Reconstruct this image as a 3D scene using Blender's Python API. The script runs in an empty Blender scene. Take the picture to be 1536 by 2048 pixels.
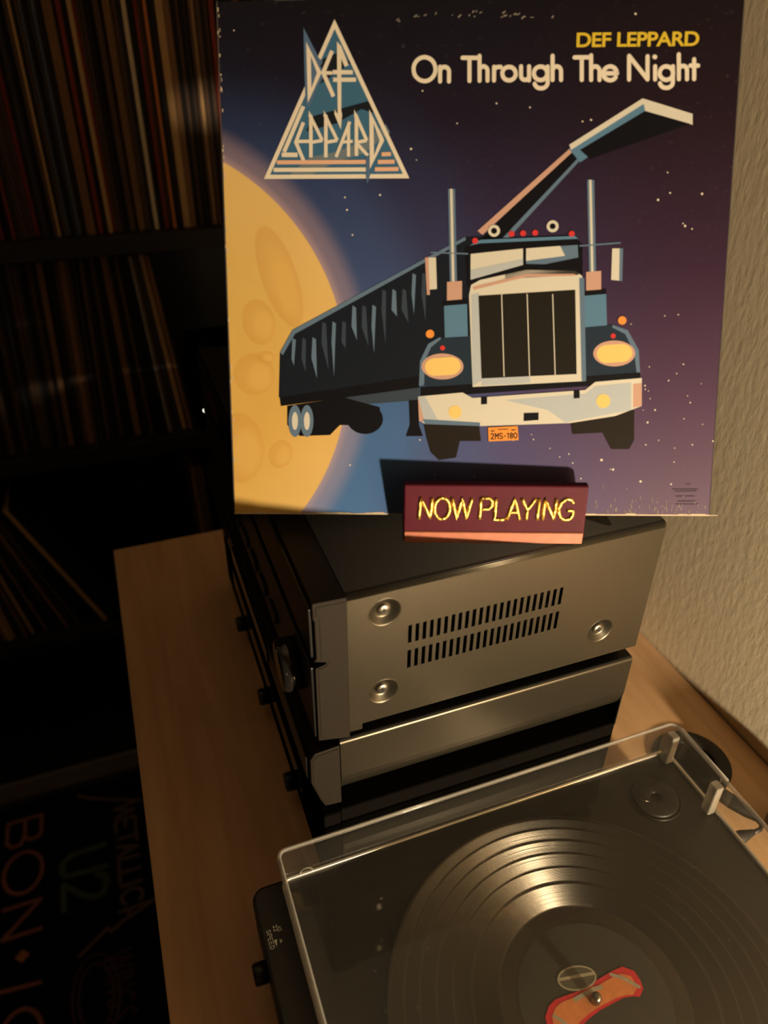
import bpy, bmesh, math, random
from mathutils import Vector, Matrix
PI = math.pi
C = bpy.context.scene.collection
SC = bpy.context.scene
random.seed(11)

# ------------------------------------------------------------------ camera, world, light, exposure
H = 1.45                                        # lens height above the floor; x runs to the right wall, y away along it
cam_d = bpy.data.cameras.new('camera')
cam = bpy.data.objects.new('camera', cam_d); C.objects.link(cam)
RIGHT = Vector((0.937376, -0.348232, 0.007843)); DOWN = Vector((-0.186058, -0.519614, -0.833897)); FWD = Vector((0.294465, 0.780215, -0.551865))
cam.matrix_world = Matrix(((RIGHT.x, -DOWN.x, -FWD.x, 0), (RIGHT.y, -DOWN.y, -FWD.y, 0), (RIGHT.z, -DOWN.z, -FWD.z, H), (0, 0, 0, 1)))
cam_d.sensor_fit = 'HORIZONTAL'; cam_d.sensor_width = 36.0
cam_d.lens = 36.0 * 1500 / 1536
cam_d.clip_start = 0.01
cam_d.dof.use_dof = True; cam_d.dof.focus_distance = 0.58; cam_d.dof.aperture_fstop = 6.5
SC.camera = cam
SC.cycles.caustics_reflective = False
SC.view_settings.view_transform = 'Standard'; SC.view_settings.look = 'None'
SC.view_settings.exposure = 0.0; SC.view_settings.gamma = 1.0; SC.view_settings.use_curve_mapping = False
world = bpy.data.worlds.new('world'); SC.world = world; world.use_nodes = True
wb = world.node_tree.nodes['Background']; wb.inputs[0].default_value = (0.5, 0.45, 0.5, 1); wb.inputs[1].default_value = 0.004
# the one lamp that is on: a small warm clip-on spot, low over the sideboard at the photographer's right elbow
lamp_d = bpy.data.lights.new('clip_on_spot', 'SPOT'); lamp_d.energy = 95; lamp_d.color = (1.0, 0.80, 0.53); lamp_d.shadow_soft_size = 0.026
lamp_d.spot_size = math.radians(120); lamp_d.spot_blend = 0.5
lamp = bpy.data.objects.new('clip_on_spot', lamp_d); C.objects.link(lamp); lamp.location = (0.408, -0.58, H - 0.445)
lamp.rotation_euler = (Vector((0.30, 0.45, H - 0.30)) - lamp.location).to_track_quat('-Z', 'Y').to_euler()

# added warm fill, no real lamp; lifts the shelf out of the dark
fill_d = bpy.data.lights.new('shelf_fill_light', 'POINT'); fill_d.energy = 1.1; fill_d.color = (1.0, 0.72, 0.52); fill_d.shadow_soft_size = 0.08
fill = bpy.data.objects.new('shelf_fill_light', fill_d); C.objects.link(fill); fill.location = (-1.1, -0.9, 1.02)
# ------------------------------------------------------------------ helpers
class MB:
    """collects faces of one mesh; build() links it as one object"""
    def __init__(s): s.v = []; s.f = []; s.m = []; s.sm = []
    def face(s, pts, mi=0, smooth=False):
        i = len(s.v); s.v += [tuple(p) for p in pts]; s.f.append(tuple(range(i, i + len(pts)))); s.m.append(mi); s.sm.append(smooth)
    def mesh(s, vs, fs, mi=0, smooth=False):
        i = len(s.v); s.v += [tuple(p) for p in vs]
        for f in fs: s.f.append(tuple(i + k for k in f)); s.m.append(mi); s.sm.append(smooth)
    def box(s, x0, x1, y0, y1, z0, z1, mi=0):
        vs = [(x, y, z) for z in (z0, z1) for y in (y0, y1) for x in (x0, x1)]
        s.mesh(vs, [(0, 2, 3, 1), (4, 5, 7, 6), (0, 1, 5, 4), (2, 6, 7, 3), (0, 4, 6, 2), (1, 3, 7, 5)], mi)
    def prism(s, prof, fn, a0, a1, mi=0):
        """prof: 2-D outline, fn(p, a) -> 3-D"""
        n = len(prof); vs = [fn(p, a0) for p in prof] + [fn(p, a1) for p in prof]
        fs = [tuple(range(n - 1, -1, -1)), tuple(range(n, 2 * n))] + [(i, (i + 1) % n, n + (i + 1) % n, n + i) for i in range(n)]
        s.mesh(vs, fs, mi)
    def lathe(s, prof, c, axis='z', n=32, mi=0, smooth=True, cap=True):
        """prof: (radius, height) along the axis from c"""
        def at(r, h, t):
            a, b = r * math.cos(t), r * math.sin(t)
            return {'z': (c[0] + a, c[1] + b, c[2] + h), 'x': (c[0] + h, c[1] + a, c[2] + b), 'y': (c[0] + b, c[1] + h, c[2] + a)}[axis]
        vs = [at(r, h, 2 * PI * k / n) for r, h in prof for k in range(n)]
        fs = [(i * n + k, i * n + (k + 1) % n, (i + 1) * n + (k + 1) % n, (i + 1) * n + k) for i in range(len(prof) - 1) for k in range(n)]
        s.mesh(vs, fs, mi, smooth)
        if cap:
            b = len(s.v) - len(vs); s.f.append(tuple(b + k for k in range(n - 1, -1, -1))); s.m.append(mi); s.sm.append(False)
            b = len(s.v) - n; s.f.append(tuple(b + k for k in range(n))); s.m.append(mi); s.sm.append(False)
    def tube(s, pts, r, n=8, mi=0, closed=False, rs=None):
        pts = [Vector(p) for p in pts]; m = len(pts); up = Vector((0.13, 0.29, 1)); vs = []
        for i, p in enumerate(pts):
            t = (pts[(i + 1) % m] - pts[i - 1]) if closed else (pts[min(i + 1, m - 1)] - pts[max(i - 1, 0)])
            t.normalize(); a = t.cross(up).normalized(); b = t.cross(a); q = rs[i] if rs else r
            vs += [p + (a * math.cos(2 * PI * k / n) + b * math.sin(2 * PI * k / n)) * q for k in range(n)]
        fs = [(i * n + k, i * n + (k + 1) % n, ((i + 1) % m) * n + (k + 1) % n, ((i + 1) % m) * n + k) for i in range(m if closed else m - 1) for k in range(n)]
        if not closed: fs += [tuple(range(n - 1, -1, -1)), tuple((m - 1) * n + k for k in range(n))]
        s.mesh(vs, fs, mi, True)
    def ribbon(s, pts, w, put, z, mi=0, round_=True, dz=0.0):
        """flat stroke of width w through 2-D points, mitred so that no faces overlap; put(u, v, z) -> 3-D"""
        h = w / 2; pts = [p for i, p in enumerate(pts) if i == 0 or math.hypot(p[0] - pts[i - 1][0], p[1] - pts[i - 1][1]) > 1e-7]
        closed = len(pts) > 3 and math.hypot(pts[0][0] - pts[-1][0], pts[0][1] - pts[-1][1]) < w * 0.02
        ang = lambda i: (pts[i][0] - pts[i - 1][0]) * (pts[i + 1][0] - pts[i][0]) + (pts[i][1] - pts[i - 1][1]) * (pts[i + 1][1] - pts[i][1]) < -0.1 * math.hypot(pts[i][0] - pts[i - 1][0], pts[i][1] - pts[i - 1][1]) * math.hypot(pts[i + 1][0] - pts[i][0], pts[i + 1][1] - pts[i][1])
        cuts = [i for i in range(1, len(pts) - 1) if ang(i)]
        if cuts:                                   # a sharp corner: two strokes, one a hair above the other
            for k, (i0, i1) in enumerate(zip([0] + cuts, cuts + [len(pts) - 1])): s.ribbon(pts[i0:i1 + 1], w, put, z + dz * (k % 2), mi, round_, dz)
            return
        if closed: pts = pts[:-1]
        n = len(pts); seg = lambda i, j: ((pts[j][0] - pts[i][0]), (pts[j][1] - pts[i][1]))
        def nrm(d): L = math.hypot(*d) or 1e-9; return (-d[1] / L, d[0] / L)
        L_, R_ = [], []
        for i, (x, y) in enumerate(pts):
            a = nrm(seg(i - 1, i)) if (i > 0 or closed) else None; c = nrm(seg(i, (i + 1) % n)) if (i < n - 1 or closed) else None
            a, c = a or c, c or a; m = (a[0] + c[0], a[1] + c[1]); q = m[0] ** 2 + m[1] ** 2
            k = min(2 / q, 1.6) if q > 1e-6 else 1
            L_.append((x + m[0] * k * h, y + m[1] * k * h)); R_.append((x - m[0] * k * h, y - m[1] * k * h))
        for i in range(n if closed else n - 1):
            j = (i + 1) % n; s.face([put(*L_[i], z), put(*R_[i], z), put(*R_[j], z), put(*L_[j], z)], mi)
        if round_ and not closed:
            for (x, y), d in ((pts[0], seg(1, 0)), (pts[-1], seg(n - 2, n - 1))):
                a = math.atan2(d[1], d[0])
                s.face([put(x + h * math.cos(a + t), y + h * math.sin(a + t), z) for t in [-PI / 2 + PI * k / 6 for k in range(7)]], mi)
    def build(s, name, mats, parent=None, base=(0, 0, 0), bevel=0, seg=2, solid=0):
        me = bpy.data.meshes.new(name)
        me.from_pydata([(x - base[0], y - base[1], z - base[2]) for x, y, z in s.v], [], s.f)
        mats = mats if isinstance(mats, (list, tuple)) else [mats]
        for m in mats: me.materials.append(m)
        me.polygons.foreach_set('material_index', s.m); me.polygons.foreach_set('use_smooth', s.sm)
        me.update()
        o = bpy.data.objects.new(name, me); C.objects.link(o)
        if parent: o.parent = parent
        if solid:
            md = o.modifiers.new('thickness', 'SOLIDIFY'); md.thickness = solid; md.offset = -1
        if bevel:
            md = o.modifiers.new('bevel', 'BEVEL'); md.width = bevel; md.segments = seg; md.limit_method = 'ANGLE'; md.angle_limit = 0.6
        return o

def tag(o, label=None, cat=None, group=None, kind=None):
    if label: o['label'] = label
    if cat: o['category'] = cat
    if group: o['group'] = group
    if kind: o['kind'] = kind
    return o
def thing(name, loc, label, cat, group=None):
    o = bpy.data.objects.new(name, None); C.objects.link(o); o.location = loc; o.empty_display_size = 0.05
    return tag(o, label, cat, group)

# ------------------------------------------------------------------ materials
def nodes(name):
    m = bpy.data.materials.new(name); m.use_nodes = True
    nt = m.node_tree; return m, nt, nt.nodes, nt.links, nt.nodes['Principled BSDF']
def mat(name, col, rough=0.5, metal=0.0, spec=0.5, noise=0.0, nscale=40, bump=0.0, bscale=200, coat=0.0):
    m, nt, N, L, P = nodes(name)
    P.inputs['Base Color'].default_value = (*col, 1); P.inputs['Roughness'].default_value = rough
    P.inputs['Metallic'].default_value = metal; P.inputs['Specular IOR Level'].default_value = spec
    if coat: P.inputs['Coat Weight'].default_value = coat; P.inputs['Coat Roughness'].default_value = 0.08
    tc = N.new('ShaderNodeTexCoord')
    if noise:
        t = N.new('ShaderNodeTexNoise'); t.inputs['Scale'].default_value = nscale; t.inputs['Detail'].default_value = 5
        L.new(tc.outputs['Object'], t.inputs['Vector'])
        x = N.new('ShaderNodeMix'); x.data_type = 'RGBA'
        x.inputs[6].default_value = (*[c * (1 - noise) for c in col], 1); x.inputs[7].default_value = (*[min(1, c * (1 + noise)) for c in col], 1)
        L.new(t.outputs['Fac'], x.inputs[0]); L.new(x.outputs[2], P.inputs['Base Color'])
    if bump:
        t = N.new('ShaderNodeTexNoise'); t.inputs['Scale'].default_value = bscale; t.inputs['Detail'].default_value = 3
        L.new(tc.outputs['Object'], t.inputs['Vector'])
        b = N.new('ShaderNodeBump'); b.inputs['Strength'].default_value = bump; b.inputs['Distance'].default_value = 0.002
        L.new(t.outputs['Fac'], b.inputs['Height']); L.new(b.outputs['Normal'], P.inputs['Normal'])
    return m
def srgb(r, g, b):
    f = lambda c: (c / 255 / 12.92) if c <= 10 else ((c / 255 + 0.055) / 1.055) ** 2.4
    return (f(r), f(g), f(b))

def wood_mat(name, c0, c1, axis_scale, rough=0.45):
    m, nt, N, L, P = nodes(name)
    tc = N.new('ShaderNodeTexCoord'); mp = N.new('ShaderNodeMapping'); mp.inputs['Scale'].default_value = axis_scale
    L.new(tc.outputs['Object'], mp.inputs['Vector'])
    t = N.new('ShaderNodeTexNoise'); t.inputs['Scale'].default_value = 3; t.inputs['Detail'].default_value = 8; t.inputs['Distortion'].default_value = 0.6
    L.new(mp.outputs[0], t.inputs['Vector'])
    r = N.new('ShaderNodeValToRGB'); r.color_ramp.elements[0].position = 0.35; r.color_ramp.elements[0].color = (*c0, 1)
    r.color_ramp.elements[1].position = 0.68; r.color_ramp.elements[1].color = (*c1, 1)
    L.new(t.outputs['Fac'], r.inputs['Fac']); L.new(r.outputs['Color'], P.inputs['Base Color'])
    P.inputs['Roughness'].default_value = rough; P.inputs['Specular IOR Level'].default_value = 0.4
    b = N.new('ShaderNodeBump'); b.inputs['Strength'].default_value = 0.08; b.inputs['Distance'].default_value = 0.001
    L.new(t.outputs['Fac'], b.inputs['Height']); L.new(b.outputs['Normal'], P.inputs['Normal'])
    return m

def wall_mat():
    """woodchip wallpaper painted beige: fine lumps that stretch up and down"""
    m, nt, N, L, P = nodes('woodchip_wallpaper')
    tc = N.new('ShaderNodeTexCoord'); mp = N.new('ShaderNodeMapping'); mp.inputs['Scale'].default_value = (1, 1, 0.45)
    L.new(tc.outputs['Object'], mp.inputs['Vector'])
    a = N.new('ShaderNodeTexNoise'); a.inputs['Scale'].default_value = 210; a.inputs['Detail'].default_value = 4; a.inputs['Roughness'].default_value = 0.6
    v = N.new('ShaderNodeTexVoronoi'); v.inputs['Scale'].default_value = 150; v.feature = 'SMOOTH_F1'
    for q in (a, v): L.new(mp.outputs[0], q.inputs['Vector'])
    ad = N.new('ShaderNodeMath'); ad.operation = 'MULTIPLY_ADD'; ad.inputs[1].default_value = 0.5
    L.new(v.outputs['Distance'], ad.inputs[0]); L.new(a.outputs['Fac'], ad.inputs[2])
    b = N.new('ShaderNodeBump'); b.inputs['Strength'].default_value = 0.22; b.inputs['Distance'].default_value = 0.0011
    L.new(ad.outputs[0], b.inputs['Height']); L.new(b.outputs['Normal'], P.inputs['Normal'])
    P.inputs['Base Color'].default_value = (0.84, 0.73, 0.53, 1); P.inputs['Roughness'].default_value = 0.85; P.inputs['Specular IOR Level'].default_value = 0.2
    return m

def metal_mat(name, col, rough, grain=(2, 1, 260), metal=0.8):
    m, nt, N, L, P = nodes(name)
    tc = N.new('ShaderNodeTexCoord'); mp = N.new('ShaderNodeMapping'); mp.inputs['Scale'].default_value = grain
    L.new(tc.outputs['Object'], mp.inputs['Vector'])
    t = N.new('ShaderNodeTexNoise'); t.inputs['Scale'].default_value = 14; t.inputs['Detail'].default_value = 4; L.new(mp.outputs[0], t.inputs['Vector'])
    mr = N.new('ShaderNodeMapRange'); mr.inputs['To Min'].default_value = rough - 0.04; mr.inputs['To Max'].default_value = rough + 0.05
    L.new(t.outputs['Fac'], mr.inputs['Value']); L.new(mr.outputs[0], P.inputs['Roughness'])
    P.inputs['Base Color'].default_value = (*col, 1); P.inputs['Metallic'].default_value = metal
    return m

def acrylic_mat(name, tint, haze, dust=0.0, mirror=True):
    """clear acrylic: lets light straight through, mirrors by Fresnel, with a little haze and dust"""
    m = bpy.data.materials.new(name); m.use_nodes = True; nt = m.node_tree; N, L = nt.nodes, nt.links; N.clear()
    out = N.new('ShaderNodeOutputMaterial'); tr = N.new('ShaderNodeBsdfTransparent'); tr.inputs[0].default_value = (*tint, 1)
    gl = N.new('ShaderNodeBsdfGlossy'); gl.inputs['Roughness'].default_value = 0.04; gl.inputs['Color'].default_value = (0.95, 0.95, 0.95, 1)
    df = N.new('ShaderNodeBsdfDiffuse'); df.inputs[0].default_value = (0.75, 0.72, 0.66, 1)
    fr = N.new('ShaderNodeFresnel'); fr.inputs['IOR'].default_value = 1.45
    ge = N.new('ShaderNodeNewGeometry'); io = N.new('ShaderNodeMapRange'); io.inputs['To Min'].default_value = 1.45; io.inputs['To Max'].default_value = 1 / 1.45   # a thin sheet mirrors alike from both sides
    L.new(ge.outputs['Backfacing'], io.inputs['Value']); L.new(io.outputs[0], fr.inputs['IOR'])
    m1 = N.new('ShaderNodeMixShader'); L.new(tr.outputs[0], m1.inputs[1]); L.new(df.outputs[0], m1.inputs[2])
    if dust:
        tc = N.new('ShaderNodeTexCoord'); v = N.new('ShaderNodeTexVoronoi'); v.inputs['Scale'].default_value = 90; L.new(tc.outputs['Object'], v.inputs['Vector'])
        mr = N.new('ShaderNodeMapRange'); mr.inputs['From Min'].default_value = 0.05; mr.inputs['From Max'].default_value = 0.09; mr.inputs['To Min'].default_value = dust; mr.inputs['To Max'].default_value = haze
        L.new(v.outputs['Distance'], mr.inputs['Value']); L.new(mr.outputs[0], m1.inputs[0])
    else: m1.inputs[0].default_value = haze
    if not mirror: L.new(m1.outputs[0], out.inputs[0]); return m
    m2 = N.new('ShaderNodeMixShader'); L.new(fr.outputs[0], m2.inputs[0]); L.new(m1.outputs[0], m2.inputs[1]); L.new(gl.outputs[0], m2.inputs[2])
    L.new(m2.outputs[0], out.inputs[0]); return m

def vinyl_mat():
    """black vinyl: concentric grooves give the gloss its radial streaks, the gaps between tracks are smoother rings"""
    m, nt, N, L, P = nodes('grooved_vinyl')
    tc = N.new('ShaderNodeTexCoord'); sp = N.new('ShaderNodeVectorMath'); sp.operation = 'LENGTH'
    mp = N.new('ShaderNodeMapping'); mp.inputs['Scale'].default_value = (1, 1, 0); L.new(tc.outputs['Object'], mp.inputs['Vector']); L.new(mp.outputs[0], sp.inputs[0])
    r = N.new('ShaderNodeValToRGB'); r.color_ramp.interpolation = 'LINEAR'
    mu = N.new('ShaderNodeMath'); mu.operation = 'MULTIPLY'; mu.inputs[1].default_value = 1 / 0.14; L.new(sp.outputs['Value'], mu.inputs[0]); L.new(mu.outputs[0], r.inputs['Fac'])
    E = r.color_ramp.elements; E[0].position = 0; E[0].color = (.1, .1, .1, 1); E[1].position = 1; E[1].color = (.2, .2, .2, 1)
    for p, v in ((.44, .15), (.455, .9), (.565, 1), (.575, .1), (.588, .95), (.655, 1), (.663, .15), (.674, .95), (.735, 1), (.742, .12), (.754, .9), (.812, 1), (.82, .15), (.832, .9), (.885, .95), (.893, .15), (.905, .8), (.95, .75), (.962, .15)):
        e = E.new(p); e.color = (v, v, v, 1)
    n1 = N.new('ShaderNodeTexNoise'); n1.noise_dimensions = '1D'; n1.inputs['Scale'].default_value = 900; L.new(sp.outputs['Value'], n1.inputs['W'])
    ml = N.new('ShaderNodeMath'); ml.operation = 'MULTIPLY_ADD'; ml.inputs[1].default_value = 0.9; ml.inputs[2].default_value = 0.97; L.new(n1.outputs['Fac'], ml.inputs[0])
    sm = N.new('ShaderNodeMath'); sm.operation = 'MULTIPLY'; L.new(r.outputs['Color'], sm.inputs[0]); L.new(ml.outputs[0], sm.inputs[1])
    P.inputs['Base Color'].default_value = (0.105, 0.094, 0.078, 1); P.inputs['Metallic'].default_value = 0.95
    # groove walls: the normal swings inward and outward along the radius, steeply where the track is loud
    rn = N.new('ShaderNodeVectorMath'); rn.operation = 'NORMALIZE'; L.new(mp.outputs[0], rn.inputs[0])
    wv = N.new('ShaderNodeMath'); wv.operation = 'MULTIPLY'; wv.inputs[1].default_value = 2 * PI / 0.00047; L.new(sp.outputs['Value'], wv.inputs[0])
    sn_ = N.new('ShaderNodeMath'); sn_.operation = 'SINE'; L.new(wv.outputs[0], sn_.inputs[0]); sg_ = N.new('ShaderNodeMath'); sg_.operation = 'SIGN'; L.new(sn_.outputs[0], sg_.inputs[0])
    am = N.new('ShaderNodeMath'); am.operation = 'MULTIPLY'; am.inputs[1].default_value = 1.0; L.new(sm.outputs[0], am.inputs[0])
    a2 = N.new('ShaderNodeMath'); a2.operation = 'MULTIPLY'; L.new(sg_.outputs[0], a2.inputs[0]); L.new(am.outputs[0], a2.inputs[1])
    sc_ = N.new('ShaderNodeVectorMath'); sc_.operation = 'SCALE'; L.new(rn.outputs[0], sc_.inputs[0]); L.new(a2.outputs[0], sc_.inputs['Scale'])
    ad_ = N.new('ShaderNodeVectorMath'); ad_.operation = 'ADD'; ad_.inputs[1].default_value = (0, 0, 1); L.new(sc_.outputs[0], ad_.inputs[0])
    nn_ = N.new('ShaderNodeVectorMath'); nn_.operation = 'NORMALIZE'; L.new(ad_.outputs[0], nn_.inputs[0]); L.new(nn_.outputs[0], P.inputs['Normal'])
    P.inputs['Roughness'].default_value = 0.32
    return m

M = {}
M['wall'] = wall_mat()
M['plaster'] = mat('plain_plaster', (0.30, 0.26, 0.2), 0.9)
M['ceiling'] = mat('ceiling_paint', (0.5, 0.46, 0.4), 0.9)
M['floor'] = wood_mat('dark_floor_boards', (0.012, 0.009, 0.008), (0.03, 0.02, 0.015), (14, 1.2, 1))
M['beech'] = wood_mat('beech_veneer', (0.60, 0.35, 0.172), (0.74, 0.465, 0.25), (16, 1.3, 16))
M['shelf'] = mat('black_brown_shelf_board', (0.012, 0.010, 0.010), 0.5, noise=0.3, nscale=60)
M['shelf_edge'] = mat('grey_brown_plinth', (0.22, 0.19, 0.16), 0.6, noise=0.2)
M['amp'] = metal_mat('brushed_gunmetal', (0.062, 0.053, 0.037), 0.33)
M['amp_low'] = metal_mat('dark_satin_steel', (0.050, 0.042, 0.029), 0.34)
M['amp_top'] = metal_mat('black_satin_lid', (0.02, 0.018, 0.016), 0.45, metal=0.3)
M['bezel'] = mat('grey_plastic_bezel', (0.012, 0.0085, 0.0055), 0.6, noise=0.1, nscale=300, spec=0.12)
M['black'] = mat('black_plastic', (0.008, 0.0075, 0.007), 0.35)
M['blackmatt'] = mat('black_inside', (0.002, 0.002, 0.002), 0.9, spec=0.05)
M['dull'] = mat('shaded_black_paint', (0.004, 0.0035, 0.003), 0.9, spec=0.0)  # black case deepened so the shade over it is in the colour
M['gloss'] = mat('gloss_black_dial', (0.01, 0.009, 0.008), 0.12, spec=0.8)
M['screw'] = mat('steel_screw', (0.30, 0.27, 0.22), 0.3, metal=1.0)
M['screwx'] = mat('screw_slot_shade', (0.01, 0.01, 0.009), 0.6)
M['glass_dark'] = mat('smoked_display', (0.006, 0.007, 0.006), 0.08, spec=0.7)
M['wine'] = mat('wine_red_lacquer', (0.062, 0.004, 0.0115), 0.6, noise=0.25, nscale=90, spec=0.15)
M['rosewood'] = mat('worn_lit_rosewood', (0.37, 0.122, 0.068), 0.5, noise=0.3, nscale=120)  # worn wood, paler because lamp light on the lower face is painted in
M['gold'] = mat('gold_leaf', (0.80, 0.52, 0.12), 0.28, metal=0.9, bump=0.4, bscale=700)
M['plinth'] = mat('turntable_black', (0.015, 0.013, 0.010), 0.42, bump=0.1, bscale=900)
M['platter'] = mat('black_platter', (0.014, 0.013, 0.012), 0.5)
M['acrylic'] = acrylic_mat('clear_acrylic', (0.97, 0.965, 0.95), 0.024, 0.12)
M['acrylic_edge'] = acrylic_mat('acrylic_edge', (0.85, 0.82, 0.78), 0.28)  # whitened so the light caught by the rims is in the colour
M['acrylic_in'] = acrylic_mat('clear_acrylic_inside', (0.985, 0.98, 0.97), 0.004, mirror=False)
M['acrylic_rib'] = acrylic_mat('acrylic_rib', (0.85, 0.82, 0.78), 0.62)
M['acrylic_bright'] = mat('acrylic_lit_edge', (0.9, 0.86, 0.78), 0.28, metal=0.7)  # pale rim colour stands in for light carried through the acrylic
M['vinyl'] = vinyl_mat()
M['label'] = mat('record_label_paper', (0.050, 0.046, 0.036), 0.6, noise=0.12, nscale=300)
M['label_red'] = mat('red_label_ink', (0.92, 0.035, 0.05), 0.6, noise=0.4, nscale=170)
M['label_orange'] = mat('orange_label_ink', (0.98, 0.30, 0.10), 0.6, noise=0.3, nscale=170)
M['label_cream'] = mat('cream_label_ink', (0.50, 0.46, 0.34), 0.6, noise=0.3, nscale=200)
M['rubber'] = mat('black_rubber', (0.012, 0.010, 0.009), 0.55)
M['white_print'] = mat('white_silk_print', (0.62, 0.60, 0.52), 0.6)
M['cloth'] = mat('black_cotton', (0.006, 0.006, 0.008), 0.95, spec=0.1, bump=0.2, bscale=500)
for nme, col in dict(print_cream=(.88, .80, .66), print_peach=(.86, .52, .36), logo_blue=(.055, .165, .30), logo_dark=(.012, .016, .022), logo_grey=(.17, .23, .28), logo_steel=(.10, .18, .33),
                     ink_dark=(.010, .014, .024), ink_steel=(.13, .21, .33), ink_fold=(.045, .065, .10), ink_black=(.006, .006, .009), ink_pale=(.72, .70, .62), ink_peach=(.62, .38, .30), ink_blue=(.11, .24, .40),
                     ink_navy=(.020, .035, .06), ink_bluepale=(.50, .56, .62), grille_ink=(.016, .014, .011), lamp_ink=(.95, .66, .22), ink_tyre=(.018, .013, .010), red_ink=(.70, .05, .05), orange_ink=(.90, .34, .07),
                     faint_print=(.05, .032, .055), worn_card=(.70, .58, .42), worn_print=(.32, .28, .24), artist_yellow=(.80, .58, .05)).items():
    M[nme] = mat(nme, tuple(.64 * c for c in col), 0.45, spec=0.15)

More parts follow.
